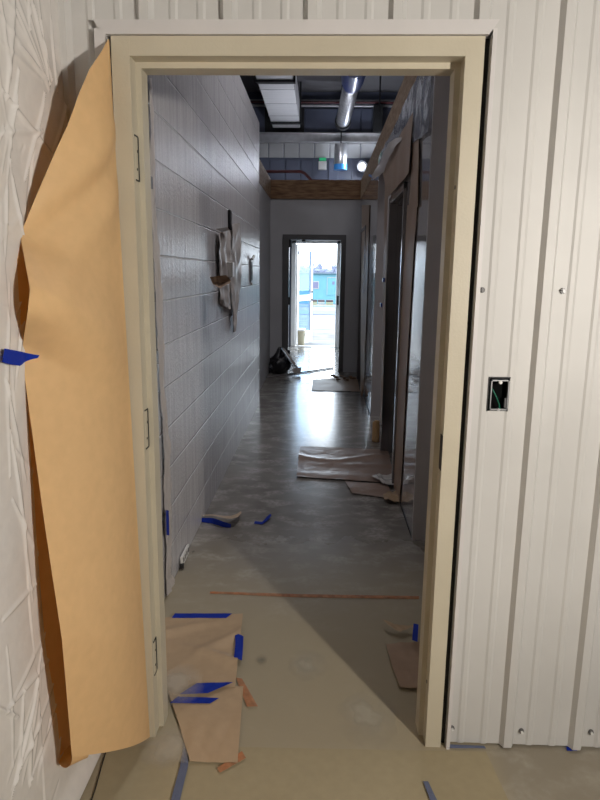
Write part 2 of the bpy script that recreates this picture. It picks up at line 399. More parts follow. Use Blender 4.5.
# wall with the doorway: core + ribbed white metal sheet on the camera's side
core = MB()
core.box(-6.2, -0.512, 0.022, 0.128, 0, 5.08).box(0.512, 9.2, 0.022, 0.128, 0, 5.08).box(-0.512, 0.512, 0.022, 0.128, 2.19, 5.08)
struct(core.build('wall_front_core', M['drywall']))
RIBS = [0.043+0.2286*k for k in range(-4, 42)]
def rib_profile(x0, x1):
    xs = {x0: None, x1: None}
    P = []
    for c in RIBS:
        for dx, h in ((-0.024, 0), (-0.0125, 0.019), (0.0125, 0.019), (0.024, 0)): P.append((c+dx, h))
        for q in (0.0762, 0.1524):
            for dx, h in ((-0.013, 0), (-0.006, 0.0032), (0.006, 0.0032), (0.013, 0)): P.append((c+q+dx, h))
    P.sort()
    def H(x):
        for a, b in zip(P, P[1:]):
            if a[0] <= x <= b[0]: return a[1] + (b[1]-a[1])*(x-a[0])/(b[0]-a[0]+1e-9)
        return 0
    xs = sorted([x0, x1]+[p[0] for p in P if x0 < p[0] < x1])
    return [(x, -H(x)) for x in xs]
vs, fs = [], []
for (x0, x1, z0, z1) in ((-0.66, -0.53, 0.008, 4.98), (-0.53, 0.53, 2.222, 4.98), (0.53, 0.5855, 0.008, 4.98), (0.5855, 0.6485, 0.008, 1.1535), (0.5855, 0.6485, 1.2555, 4.98), (0.6485, 4.2, 0.008, 4.98)):
    pr = rib_profile(x0, x1); n = len(pr); zs = [z0+(z1-z0)*k/6 for k in range(7)]
    b0 = len(vs)
    for z in zs: vs += [(x, y, z) for x, y in pr]
    for j in range(6):
        for i in range(n-1): fs.append((b0+j*n+i, b0+j*n+i+1, b0+(j+1)*n+i+1, b0+(j+1)*n+i))
o = struct(mesh_obj('wall_front', vs, fs, M['panel']))
md = o.modifiers.new('t', 'SOLIDIFY'); md.thickness = 0.0015; md.offset = -1

# white head trim and side trims around the steel frame
t = MB().prism([(-0.552, 2.222), (-0.528, 2.186), (0.516, 2.186), (0.541, 2.222)], 1, -0.026, -0.004)
struct(t.build('trim_1', M['trim']))
struct(MB().box(0.525, 0.528, -0.026, 0.03, 0.0, 2.188).box(0.525, 0.5365, -0.0265, -0.0235, 0.0, 2.2).box(0.5345, 0.5365, -0.025, 0.0, 0.0, 2.2).build('trim_2', M['trim']))
struct(MB().box(-0.55, -0.519, -0.0265, -0.0235, 0.0, 2.2).box(-0.5225, -0.519, -0.026, 0.03, 0.0, 2.19).build('trim_3', M['trim']))
struct(MB().box(0.5085, 0.5245, 0.004, 0.022, 0, 2.185).box(-0.53, -0.5225, -0.004, 0.022, 0, 2.19).build('gap_shade', M['black']))  # black strips put the shade of the frame gap into colour

# front door frame (double rabbet hollow steel)
fx, ox, H0, H1 = 0.457, 0.5075, 2.134, 2.184
def jamb(sg):
    q = [(fx, -0.018), (ox, -0.018), (ox, 0.142), (fx, 0.142), (fx, 0.100), (fx-0.016, 0.100), (fx-0.016, 0.036), (fx, 0.036)]
    return [(sg*a, b) for a, b in q]
fr = empty('door_1'); struct(fr)
for sg in (-1, 1): MB().prism(jamb(sg), 2, 0.0, H1).build('jamb', M['frame'], fr)
MB().box(-fx+0.0002, fx-0.0002, -0.018, 0.142, H0, H1).box(-fx+0.0162, fx-0.0162, 0.036, 0.100, H0-0.016, H0+0.001).build('head', M['frame'], fr)
for z in (1.872, 1.073, 0.285):                    # hinge cut-outs in the left rabbet
    h = MB()
    h.box(-fx-0.001, -fx+0.0012, 0.000, 0.031, z-0.058, z+0.058, 0.0)
    hp = h.build('hinge_plate', M['frame'], fr)
    MB().box(-fx-0.002, -fx+0.0018, 0.024, 0.0350, z-0.061, z+0.061).box(-fx, -fx+0.002, -0.002, 0.030, z-0.0625, z-0.0585).box(-fx, -fx+0.002, -0.002, 0.030, z+0.0585, z+0.0625).build('cutout', M['black'], hp)
    MB().tube([(-fx+0.0005, 0.012, z-0.03), (-fx+0.0022, 0.012, z-0.03)], 0.004, 8).tube([(-fx+0.0005, 0.02, z+0.02), (-fx+0.0022, 0.02, z+0.02)], 0.004, 8).build('screw_hole', M['black'], hp)
MB().box(fx-0.0015, fx+0.001, -0.012, 0.020, 0.965, 1.075).build('strike_cutout', M['black'], fr)
for z in (1.80, 0.22): MB().tube([(fx-0.0018, 0.018, z), (fx+0.001, 0.018, z)], 0.006, 10).build('bumper_hole', M['greysteel'], fr)

# left corridor wall: painted block, then plain drywall set back a little
struct(MB().box(-0.86, LX, 0.128, 5.69, 0, 3.20).build('wall_left_block', M['block']))
struct(MB().box(-0.86, -0.728, 5.69, FY+0.1, 0, 2.66).build('wall_left_far', M['drywall']))
# corridor end wall with doorway
e = MB().box(-0.86, -0.535, FY, FY+0.12, 0, 2.66).box(0.445, 0.80, FY, FY+0.12, 0, 2.66).box(-0.535, 0.445, FY, FY+0.12, 2.13, 2.66)
struct(e.build('wall_end', M['drywall']))
d2 = empty('door_2', (0, FY, 0)); struct(d2)
for a, b in ((-0.535, -0.435), (0.37, 0.445)):
    MB().box(a, b, -0.03, 0.15, 0, 2.06, 0.004).build('jamb', M['greysteel'], d2)
MB().box(-0.535, 0.445, -0.03, 0.15, 2.055, 2.135, 0.004).build('head', M['greysteel'], d2)
for z in (2.0, 1.12, 0.28): MB().box(-0.437, -0.408, -0.034, -0.012, z-0.06, z+0.06, 0.003).build('hinge', M['black'], d2)
MB().box(-0.24, -0.18, -0.01, 0.03, 2.03, 2.058, 0.003).build('closer_bracket', M['black'], d2)
# vestibule
struct(MB().box(-0.72, -0.60, FY+0.12, EY, 0, 2.66).build('wall_vestibule_left', M['alum']))
struct(MB().box(0.60, 0.72, FY+0.12, EY, 0, 2.66).build('wall_vestibule_right', M['alum']))
struct(MB().box(-0.72, 0.72, FY+0.12, EY, 2.60, 2.72).build('daylight_lid_vestibule', M['drywall']))  # unseen lid, added to keep daylight out of the shed above

# right corridor wall in two runs with recesses between
def runwall(name, y0, y1, d0, d1, hd):
    w = MB().box(RX, RX+0.16, y0, d0, 0, 2.66).box(RX, RX+0.16, d1, y1, 0, 2.66).box(RX, RX+0.16, d0, d1, hd, 2.66)
    return struct(w.build(name, M['frp']))
runwall('wall_right_near', 1.70, 3.72, 2.66, 3.60, 2.15)
runwall('wall_right_far', 5.03, FY, 6.62, 7.52, 2.15)
struct(MB().box(RX-0.003, RX+0.162, 1.676, 1.70, 0, 2.66).build('trim_5', M['endface']))
struct(MB().box(RX-0.003, RX+0.162, 5.006, 5.03, 0, 2.66).build('trim_6', M['endface']))
struct(MB().box(RX-0.004, RX, 1.70, 2.60, 0, 0.012).box(RX-0.004, RX, 5.03, 6.55, 0, 0.012).build('baseboard_right', M['black']))
struct(MB().box(2.0, 2.12, 0.128, FY+0.12, 0, 2.66).build('wall_right_recess', M['drywall']))
struct(MB().box(RX+0.16, 2.0, 1.62+0.08, 1.80, 0, 2.66).box(RX+0.16, 2.0, 3.6, 3.72, 0, 2.66).box(RX+0.16, 2.0, 5.03, 5.13, 0, 2.66).build('wall_right_cross', M['endface']))
def side_door(name, y0, y1, hd):
    d = empty(name, (RX, y0, 0)); struct(d); w = y1-y0
    for a, b, s in ((-0.05, 0.0, 1), (w, w+0.05, -1)):
        j = MB().box(-0.022, 0.17, a, b, 0, hd+0.05, 0.003)
        q0, q1 = (b-0.001, b+0.016) if s == 1 else (a-0.016, a+0.001)
        j.box(0.045, 0.11, q0, q1, 0, hd)
        j.build('jamb', M['midsteel'], d)
    MB().box(-0.022, 0.17, -0.05, w+0.05, hd, hd+0.05, 0.003).box(0.045, 0.11, 0, w, hd-0.016, hd+0.001).build('head', M['midsteel'], d)
    MB().box(0.112, 0.155, 0.003, w-0.003, 0.01, hd-0.003).build('leaf', M['darkdoor'], d)
    return d
side_door('door_3', 2.68, 3.58, 2.12)
side_door('door_4', 6.64, 7.50, 2.12)

# exposed lumber at the wall tops
def beam(name, label, x0, x1, y0, y1, z0, z1, m):
    o = MB().box(x0, x1, y0, y1, z0, z1, 0.004).build(name, m)
    return struct(o)
beam('beam_end', '', -0.728, RX, FY-0.03, FY+0.10, 2.66, 2.935, M['woodx'])
beam('beam_right', '', RX-0.006, RX+0.14, 0.20, FY+0.10, 2.66, 2.94, M['wood'])
beam('beam_left', '', -0.86, -0.72, 5.69, FY+0.10, 2.66, 2.94, M['wood'])

# shed shell
struct(MB().box(-6.2, -6.05, 0.128, EY, 0, 5.08).build('wall_shed_left', M['ins']))
struct(MB().box(6.05, 6.2, 0.128, EY, 0, 5.08).build('wall_shed_right', M['ins']))
w = MB().box(-6.2, -0.50, EY, EY+0.15, 0, 5.08).box(0.48, 6.2, EY, EY+0.15, 0, 5.08).box(-0.50, 0.48, EY, EY+0.15, 2.24, 5.08)
struct(w.build('wall_shed_end', M['ins']))

# ------------------------------------------------------------------ outside door
d5 = empty('door_5', (0, EY, 0)); struct(d5)
MB().box(-0.56, -0.47, -0.02, 0.16, 0, 2.24, 0.004).build('jamb', M['alum'], d5)
MB().box(0.385, 0.485, -0.02, 0.16, 0, 2.24, 0.004).build('jamb', M['alum'], d5)
MB().box(-0.56, 0.485, -0.02, 0.16, 2.16, 2.26, 0.004).build('head', M['alum'], d5)
MB().box(-0.47, 0.385, -0.02, 0.16, 0.0, 0.014).build('threshold', M['alum'], d5)
MB().box(0.41, 0.445, -0.045, -0.018, 0.90, 1.09, 0.004).build('lock_plate', M['black'], d5)
leaf = empty('door_6', (-0.462, EY+0.15, 0.02), math.radians(69)); struct(leaf)
lw = 0.90
MB().box(0.0, 0.115, -0.022, 0.022, 0, 2.12, 0.004).build('stile', M['alum'], leaf)
MB().box(lw-0.115, lw, -0.022, 0.022, 0, 2.12, 0.004).build('stile', M['alum'], leaf)
for z0, z1, n in ((0, 0.26, 'bottom_rail'), (0.93, 1.06, 'mid_rail'), (2.0, 2.12, 'top_rail')):
    MB().box(0.115, lw-0.115, -0.02, 0.02, z0, z1, 0.003).build(n, M['alum'], leaf)
for z0, z1 in ((0.26, 0.93), (1.06, 2.0)): MB().box(0.11, lw-0.11, -0.003, 0.003, z0, z1).build('glass_pane', M['glass'], leaf)
h = MB().box(lw-0.085, lw-0.04, -0.05, -0.02, 0.92, 0.96, 0.004).box(lw-0.085, lw-0.04, -0.05, -0.02, 1.10, 1.14, 0.004)
h.build('latch', M['black'], leaf)
MB().box(0.2, 0.6, -0.035, -0.02, 0.98, 1.01, 0.004).build('push_bar', M['alum'], leaf)
MB().box(0.05, 0.08, -0.04, -0.02, 1.92, 1.98, 0.004).build('closer_mount', M['greysteel'], leaf)

# ------------------------------------------------------------------ outdoors
def gz(y): return -0.03 if y < 14 else -0.03 - 1.42*min(1.0, (y-14)/48.0) - (0.006*(y-62) if y > 62 else 0)
vs, fs = [], []; ys = [11.8, 14, 20, 28, 36, 44, 52, 62, 80, 110, 160]
for y in ys: vs += [(-70, y, gz(y)), (70, y, gz(y))]
for k in range(len(ys)-1): fs.append((2*k, 2*k+1, 2*k+3, 2*k+2))
struct(mesh_obj('ground_outside', vs, fs, M['gravel']))
struct(MB().box(-1.4, 1.4, EY+0.13, 13.3, -0.12, -0.012).build('ground_doorstep', M['slab']))
def strip(name, ya, yb, m):
    return struct(mesh_obj(name, [(-60, ya, gz(ya)+0.02), (60, ya, gz(ya)+0.02), (60, yb, gz(yb)+0.02), (-60, yb, gz(yb)+0.02)], [(0, 1, 2, 3)], m))
strip('ground_band_near', 30.5, 37.5, M['blueband']); strip('ground_band_far', 48, 52, M['blueband'])  # two flat bluish bands laid across the sloping ground
BY = 62.0
bl = empty('building', (0, BY, gz(BY)))
tag(bl, 'long turquoise building with flat roof seen outside through the open door', 'building')
MB().box(-16, 18, 0, 8, 0, 2.98).build('wall', M['turq'], bl)
MB().box(-16.2, 18.2, -0.25, 8.2, 2.93, 3.06).build('roof_edge', M['roofline'], bl)
for x in (-6.2, -1.05, 4.6): 
    wf = MB().box(x, x+0.85, -0.06, 0.02, 1.45, 2.2).build('window', M['cratew'], bl)
    MB().box(x+0.06, x+0.79, -0.075, -0.05, 1.52, 2.13).build('pane', M['paneb'], wf)
df = MB().box(0.62, 1.55, -0.05, 0.02, 0.85, 2.55).build('door', M['turq'], bl)
MB().box(0.60, 0.64, -0.07, 0.02, 0.85, 2.6).box(0.6, 1.6, -0.07, 0.02, 2.55, 2.6).build('door_frame', M['cratew'], df)
MB().box(1.12, 1.35, -0.07, -0.04, 1.9, 2.2).build('door_pane', M['paneb'], df)
CY = 56.0
for k, (u0, u1, kind) in enumerate(((311, 317, 'crate'), (318, 324.5, 'cratew'), (326, 333, 'crate'))):
    x0 = at(u0, 305, 1, CY).x; x1 = at(u1, 305, 1, CY).x
    c = empty('crate', ((x0+x1)/2, CY, gz(CY))); hw = (x1-x0)/2
    tag(c, ['leftmost pale yellow crate with dark lid in front of the turquoise building', 'white crate with dark lid between two yellow crates outside',
            'rightmost pale yellow crate with dark lid in front of the turquoise building'][k], 'crate', 'crates in front of the turquoise building')
    b = MB()
    for q in range(4): b.box(-hw+0.02+q*(hw*2-0.1)/3, -hw+0.08+q*(hw*2-0.1)/3, -0.3, 0.3, 0, 0.30, 0.005)
    b.box(-hw, hw, -0.28, 0.28, 0.03, 0.12, 0.01).box(-hw, hw, -0.29, 0.29, 0.2, 0.28, 0.01)
    b.build('body', M[kind], c)
    MB().box(-hw-0.01, hw+0.01, -0.32, 0.32, 0.30, 0.46, 0.03).build('lid', M['lid'], c)
def tree(x, y, h, r, label, con):
    t = empty('conifer_tree' if con else 'bushy_tree', (x, y, gz(y)))
    tag(t, label, 'tree', 'trees behind the turquoise building')
    MB().tube([(0, 0, 0), (0, 0, h*0.9)], [0.14, 0.03], 8).build('trunk', M['trunk'], t)
    c = MB()
    if con:
        for k in range(8):
            z = h*(0.2+0.1*k); rr = r*(1-k/8.5)
            ring = []
            ap = c.bm.verts.new((0, 0, z+h*0.17)); n = 14
            for q in range(n):
                a = 2*PI*q/n; f = rr*(0.65+0.45*random.random()); ring.append(c.bm.verts.new((f*math.cos(a), f*math.sin(a), z-0.1*random.random()*h*0.5)))
            ce = c.bm.verts.new((0, 0, z+h*0.03))
            for q in range(n):
                c.bm.faces.new((ring[q], ring[(q+1) % n], ap)); c.bm.faces.new((ring[(q+1) % n], ring[q], ce))
    else:
        for k in range(44):
            a = random.random()*2*PI; rr = r*random.random()**0.5; z = h*(0.45+0.5*random.random()*(1-0.5*rr/r))
            g = bmesh.ops.create_icosphere(c.bm, subdivisions=1, radius=h*0.085*(0.7+0.7*random.random()))['verts']
            for v in g: v.co = v.co*(0.8+0.5*random.random()) + Vector((rr*math.cos(a), rr*math.sin(a), z))
    c.build('crown', M['tree'], t)
TREES = [(-4.6, 0), (-3.3, 0), (-2.1, 0), (-1.2, 0), (-0.35, 0), (0.35, 1), (0.95, 0), (1.6, 1), (2.4, 0), (3.6, 0), (4.9, 0)]
TL = ['bushy tree furthest left behind the turquoise roof', 'second bushy tree from the left over the turquoise roof', 'third bushy tree from the left over the turquoise roof',
      'fourth bushy tree from the left over the turquoise roof', 'bushy tree directly left of the wider pointed conifer', 'wider pointed conifer over the middle of the turquoise roof',
      'low bushy tree between the two pointed conifers', 'narrow pointed conifer right of the low bush', 'bushy tree directly right of the narrow conifer',
      'second bushy tree from the right over the turquoise roof', 'bushy tree furthest right behind the turquoise roof']
for k, (x, con) in enumerate(TREES):
    y = 84 + 10*(k % 3)
    h = (0.2+1.556-gz(y)) + 1.35*(0.8+0.4*random.random())*(0.8 if k == 6 else 1) + (0.45 if con else 0)
    tree(x, y, h, 0.5 if con else 0.8, TL[k], con)
# bucket
bk = empty('bucket', (-0.40, 12.02, -0.012)); tag(bk, 'cream plastic bucket with lid standing behind the glass of the open door', 'bucket')
MB().tube([(0, 0, 0), (0, 0, 0.01), (0, 0, 0.30), (0, 0, 0.33)], [0.115, 0.125, 0.14, 0.142], 24).build('body', M['bucket'], bk, True)
MB().tube([(0, 0, 0.325), (0, 0, 0.335), (0, 0, 0.365), (0, 0, 0.37)], [0.14, 0.15, 0.15, 0.14], 24).build('lid', M['white'], bk, True)
hb = [(0.15*math.cos(a), -0.02-0.08*math.sin(a), 0.29-0.10*math.sin(a)) for a in [PI*k/12 for k in range(13)]]
MB().tube(hb, 0.004, 6).build('handle', M['screw'], bk)

# ------------------------------------------------------------------ shed services above the corridor
def upper(u0, u1, v0, v1, y, th, name, m, bev=0.0):
    a = at(u0, v0, 1, y); b = at(u1, v1, 1, y)
    return MB().box(min(a.x, b.x), max(a.x, b.x), y-th, y, min(a.z, b.z), max(a.z, b.z), bev).build(name, m)
g1 = MB().box(-6, 6, EY-0.20, EY-0.022, 4.27, 4.285).box(-6, 6, EY-0.20, EY-0.022, 4.115, 4.13).box(-6, 6, EY-0.12, EY-0.10, 4.12, 4.28)
tag(g1.build('steel_girt', M['galv']), 'long silver steel girt spanning the shed end wall', 'steel beam')
c = MB(); x = -6.0
while x < 6.0:
    c.prism([(x, EY-0.010), (x+0.02, EY-0.020), (x+0.28, EY-0.020), (x+0.30, EY-0.010), (x+0.30, EY-0.004), (x, EY-0.004)], 2, 3.84, 4.113); x += 0.31
tag(c.build('corrugated_sheet', M['corr']), 'white corrugated metal band below the steel girt', 'metal sheet')
o = upper(265, 304, 108, 135, EY, 0.02, 'dark_opening', M['black'])
tag(o, 'black square opening behind the white duct end', 'opening')
o = upper(373, 381, 108, 134, EY, 0.25, 'dark_slot_block', M['black'])  # solid black block in place of the darkness of an opening
tag(o, 'short black block standing in for a dark opening beside the blue insulation panel high up', 'post')
for k, (u0, u1) in enumerate(((305, 338), (339, 360), (362, 371))):
    o = upper(u0, u1, 109, 134, EY, 0.04, 'insulation_panel', M['ins'], 0.01)
    tag(o, ['wide dark blue insulation panel right of the white duct end', 'middle dark blue insulation panel behind the spiral duct', 'narrow dark blue insulation panel beside the black block'][k],
        'insulation panel', 'blue insulation panels above the girt')
for k, (u0, u1) in enumerate(((270, 285), (286, 300), (301, 312), (329, 338), (352, 366))):
    o = upper(u0, u1, 160, 183, EY, 0.04, 'insulation_panel', M['ins'], 0.01)
    tag(o, 'dark blue insulation panel %s under the corrugated band' % ['furthest left', 'second from left', 'just left of the green sign', 'left of the hanging duct', 'behind the bright floodlight'][k], 'insulation panel', 'blue insulation panels below the corrugated band')
# white wrapped duct
dz = 4.37; a0 = at(273.5, 130, 2, dz); a1 = at(300.5, 130, 2, dz)
dx0, dx1 = a0.x, a1.x
d = empty('air_duct', ((dx0+dx1)/2, 9.0, dz)); tag(d, 'white wrapped rectangular air duct hanging over the corridor', 'duct')
hw = (dx1-dx0)/2; hb_ = MB()
hb_.box(-hw, hw, -4.2, 2.5, 0, 0.42, 0.015); hb_.build('duct_body', M['foil'], d)
for y in (at(287, 122, 2, dz).y-9.0, at(281, 80.5, 2, dz).y-9.0):
    MB().box(-hw-0.03, hw+0.03, y-0.05, y+0.05, -0.035, -0.005).box(-hw-0.035, -hw-0.005, y-0.05, y+0.05, -0.035, 0.7).box(hw+0.005, hw+0.035, y-0.05, y+0.05, -0.035, 0.7).build('strap', M['black'], d)
for k in range(7):
    MB().box(-hw-0.003, hw+0.003, -3.6+0.85*k, -3.585+0.85*k, -0.004, 0.42).build('seam', M['galv'], d)
# spiral duct running along, blue film on its near end
p1 = at(343, 121, 1, 10.9); zc = p1.z; xs_ = p1.x
q = at(352, 82, 2, zc)
sp = empty('spiral_duct', (xs_, 9.5, zc)); tag(sp, 'silver spiral duct with blue film on its near end', 'duct')
pts, rr = [], []
n = 72
x_near = q.x - xs_
for k in range(n):
    y = (q.y-9.5) + (10.9-q.y)*k/(n-1); pts.append((x_near*(1-k/(n-1)), y, 0)); rr.append(0.108 + (0.022 if k % 5 < 2 else 0))
MB().tube(pts, rr, 20).build('duct_body', M['galv'], sp, True)
MB().tube([(x_near*1.1, q.y-9.5-0.9, 0), (x_near*1.02, q.y-9.5-0.1, 0), (x_near, q.y-9.5+0.12, 0)], [0.20, 0.165, 0.135], 16).build('blue_film', M['bluefilm'], sp, True)
MB().tube([(0, 1.36, 0), (0, 1.5, 0)], [0.155, 0.155], 20).build('end_ring', M['black'], sp)
MB().tube([(x_near, q.y-9.5, 0.1), (x_near, q.y-9.5, 5.06-zc)], 0.012, 6).build('hanger_rod', M['black'], sp)
# lower hanging duct with blue taped end
a = at(341, 144, 1, 11.2); b = at(341, 170, 1, 11.2)
hd = empty('hanging_duct', (a.x, 11.2, b.z)); tag(hd, 'short grey duct hanging upright with bright blue taped lower end', 'duct')
L_ = a.z-b.z
MB().tube([(0, 0, 0.08), (0, 0, L_*0.5), (0, 0, L_*0.5+0.01), (0, 0, L_)], [0.125, 0.125, 0.132, 0.125], 20).build('duct_body', M['galv'], hd, True)
MB().tube([(0, 0, L_-0.02), (0, 0, 5.08-b.z)], 0.012, 8).build('hanger_rod', M['black'], hd)
MB().tube([(0, 0, 0), (0, 0, 0.1)], [0.13, 0.13], 20).build('taped_end', M['brightblue'], hd, True)
# conduits along the end wall
def pipe(name, label, pts, r, m, cat='pipe'):
    return tag(MB().tube(pts, r, 10).build(name, m, None, True), label, cat)
z1 = at(315, 101, 1, EY-0.1).z; z2 = at(315, 105.5, 1, EY-0.1).z
pipe('conduit', 'upper pale conduit along the shed end wall under the ceiling', [(-6, EY-0.08, z1), (6, EY-0.08, z1)], 0.035, M['pipe'])
pipe('conduit', 'lower pale conduit along the shed end wall, beneath its twin', [(-6, EY-0.08, z2), (6, EY-0.08, z2)], 0.025, M['pipe'])
pipe('dark_pipe', 'dark red pipe between the two pale conduits under the ceiling', [(-6, EY-0.17, (z1+z2)/2), (6, EY-0.17, (z1+z2)/2)], 0.022, M['redpipe'])
pr = [at(u, v, 1, 8.7) for u, v in ((274, 171.5), (301, 171.5), (305, 173.5), (311, 180), (314, 181), (346, 181.5))]
pipe('sprinkler_pipe', 'dark red sprinkler pipe dipping over the wooden end beam', [(-6.04, 8.7, pr[0].z)]+pr+[(6.04, 8.7, pr[-1].z)], 0.024, M['redpipe'])
o = pipe('threaded_rod', 'thin dark rod hanging from the ceiling beside the wooden beam', [at(380.5, 70, 1, 10.5), at(379.5, 112, 1, 10.5)], 0.015, M['black'], 'rod')
# sign box and flood lamp on the end wall
a = at(322.5, 166, 1, EY)
sg = empty('sign_box', (a.x, EY, a.z)); tag(sg, 'small white sign box with green light high on the shed end wall', 'sign')
MB().box(-0.08, 0.08, -0.16, -0.05, -0.09, 0.07, 0.01).build('box', M['white'], sg)
MB().box(-0.07, 0.07, -0.13, -0.06, 0.085, 0.14, 0.01).build('green_light', M['green'], sg)
MB().tube([(0, -0.1, 0.0), (0, 0.0, 0.0)], 0.02, 8).build('mount', M['pipe'], sg)
a = at(362, 166.5, 1, EY-0.45)
lm = empty('floodlight', (a.x, EY-0.45, a.z)); tag(lm, 'glaring white floodlight high on the shed end wall', 'lamp')
MB().tube([(0, -0.02, 0), (0, -0.05, 0), (0, -0.06, 0)], [0.058, 0.055, 0.035], 20).build('lens', M['lamp'], lm, True)
MB().tube([(0, 0.12, 0), (0, 0.06, 0), (0, -0.02, 0), (0, -0.03, 0)], [0.05, 0.09, 0.10, 0.10], 20).build('housing', M['black'], lm, True)
MB().tube([(0, 0.1, 0), (0, 0.40, 0.0)], 0.02, 8).build('bracket', M['black'], lm)
fl_ = light('floodlight_beam', 'POINT', (a.x-0.02, EY-0.62, a.z-0.02), 26, (0.80, 0.87, 1.0), shadow_soft_size=0.08)

# ------------------------------------------------------------------ hanging kraft paper by the door
A_px = [(20, 235), (12, 262), (14, 300), (22, 345), (24, 380), (33, 520), (43, 640), (57, 757)]
E_px = [(20, 235), (30, 288), (28, 310), (22.5, 347), (25, 380), (44, 520), (62, 640), (72, 757)]
Aw = [at(u, v, 0, -0.648) for u, v in A_px]; Ee = []
for pa, (u, v) in zip(Aw, E_px):
    o_, d_ = ray(u, v); nv_ = Vector((1.0, 1, 0)); tt = (pa-o_).dot(nv_)/d_.dot(nv_); Ee.append(o_+d_*tt)
T = Vector((-0.513, -0.024, 2.174)); Bt = at(150, 737, 1, -0.024)
PAPER_L = [T, Vector((-0.512, -0.085, 2.124)), Vector((-0.524, -0.150, 2.062)), Vector((-0.531, -0.212, 1.990)), Vector((-0.550, -0.250, 1.907)), Vector((-0.587, -0.283, 1.810)), Vector((-0.617, -0.312, 1.724))] + Ee
PAPER_R = [T + Vector((0.003, 0, -0.002)), Bt]
NV, NU = 90, 26
lft = resample(PAPER_L, NV); rgt = resample(PAPER_R, NV)
def seg(p, a, b):
    d = b-a; t = max(0, min(1, (p-a).dot(d)/d.dot(d))); return (p-a-d*t).length, t
vs = []
for j in range(NV):
    a, b = rgt[j], lft[j]; w = (b-a).length
    for i in range(NU):
        u = i/(NU-1); p = a.lerp(b, u)
        n_ = Vector((b.y-a.y, -(b.x-a.x), 0)); n_ = n_.normalized() if n_.length > 1e-6 else Vector((1, 0, 0))
        if n_.x < 0: n_ = -n_
        bul = 0.035*math.sin(PI*u)*min(1, w/0.3)
        yv, zv = p.y, p.z
        q = Vector((yv, zv, 0)); ds, tt = seg(q, Vector((-0.05, 1.86, 0)), Vector((-0.46, 1.50, 0)))
        cre = -0.019*math.exp(-(ds/0.035)**2)*math.sin(PI*min(1, 0.15+tt*0.8)) + 0.013*math.exp(-((ds-0.07)/0.045)**2)*min(1, w/0.3)
        wv = 0.004*noise.noise(Vector((p.y*5, p.z*2.2, 3)))*math.sin(PI*u)
        vs.append(p + n_*(bul+cre*math.sin(PI*u)**0.5+wv))
fs = [(j*NU+i, j*NU+i+1, (j+1)*NU+i+1, (j+1)*NU+i) for j in range(NV-1) for i in range(NU-1)]
# inner layer of the folded sheet, lying along the left wall behind the free front edge
NF = 14; Rz = resample(Aw, 60); b0 = len(vs)
for j in range(60):
    q = Rz[j]; far = Vector((-0.600, -0.030, q.z + 0.02))
    for i in range(NF):
        u = i/(NF-1); p = q.lerp(Vector((-0.618, -0.06, q.z+0.01)), min(1, u*1.25))
        if u > 0.8: p = p.lerp(Vector((-0.53, -0.035, q.z)), (u-0.8)/0.2)
        vs.append(p + Vector((0.005+0.012*min(1, u*6), 0, 0)))
fs += [(b0+j*NF+i, b0+j*NF+i+1, b0+(j+1)*NF+i+1, b0+(j+1)*NF+i) for j in range(59) for i in range(NF-1)]
# rolled lower edge joining the two layers
b0 = len(vs); NB = 10
fb, bb = Ee[-1], Aw[-1]
for j in range(8):
    u = j/7
    for i in range(NB):
        a = PI*i/(NB-1); c0 = fb.lerp(lft[-1].lerp(rgt[-1], 0.18), u); c1 = bb.lerp(Vector((-0.632, -0.26, bb.z-0.01)), u)
        m0 = (c0+c1)/2; p = m0 + (c0-m0)*math.cos(a) + Vector((0, 0, -0.035*math.sin(a)))
        vs.append(p)
fs += [(b0+j*NB+i, b0+j*NB+i+1, b0+(j+1)*NB+i+1, b0+(j+1)*NB+i) for j in range(7) for i in range(NB-1)]
kp = mesh_obj('kraft_paper', vs, fs, M['kraft'], None, True)
tag(kp, 'large sheet of brown kraft paper hanging from the left side of the door frame', 'paper')
# tape holding it to the plastic
Et, Rt = Ee[3], rgt[33]
pn = Vector((Rt.y-Et.y, -(Rt.x-Et.x), 0)).normalized()
def onp(u, v, lift=0.012):
    o_, d_ = ray(u, v); t_ = (Et+Vector((0.0, 0, 0))-o_).dot(pn)/d_.dot(pn); p = o_+d_*t_; return p + (CAM-p).normalized()*lift*2.4
wall = lambda u, v: at(u, v, 0, -0.630)
top = [wall(4.5, 348.5), wall(13, 350), wall(21, 351.5), onp(27, 353), onp(33, 354.3), onp(39.5, 355.3)]
bot = [wall(2, 362), wall(11, 364.5), wall(20.5, 366), onp(25, 361.8), onp(31, 359.5), onp(38, 358)]
tp = sheet('painter_tape', top, bot, 4, 14, M['blue'], (0.75, -0.66, 0), None, 0.0006)
tag(tp, 'blue painter tape holding the hanging kraft paper to the plastic wall', 'tape')

# ------------------------------------------------------------------ wrinkled plastic sheet over the left room wall
rng = np.random.RandomState(3)
ny_, nz_ = 330, 640
yy = np.linspace(-1.05, -0.006, ny_); zz = np.linspace(0.006, 2.5, nz_)
Y, Z = np.meshgrid(yy, zz)
Dp = np.zeros_like(Y)
def ridge(y0, z0, y1, z1, w, h):
    global Dp
    dy, dz_ = y1-y0, z1-z0; L2 = dy*dy+dz_*dz_
    t_ = np.clip(((Y-y0)*dy+(Z-z0)*dz_)/L2, 0, 1)
    dist = np.sqrt((Y-y0-t_*dy)**2+(Z-z0-t_*dz_)**2)
    ww = w*(0.5+np.sin(np.pi*np.clip(t_, 0.02, 0.98)))
    Dp += h*np.exp(-(dist/ww)**2)
for k in range(70):
    y0, z0 = rng.uniform(-1.1, 0), rng.uniform(0, 2.6); a = rng.choice([rng.normal(1.45, 0.25), rng.normal(1.0, 0.4), rng.uniform(0, 3.14)]); l = rng.uniform(0.12, 0.6)
    ridge(y0, z0, y0+l*math.cos(a), z0+l*math.sin(a), rng.uniform(0.003, 0.008), rng.uniform(0.0015, 0.005)*rng.choice([1, 1, -1]))
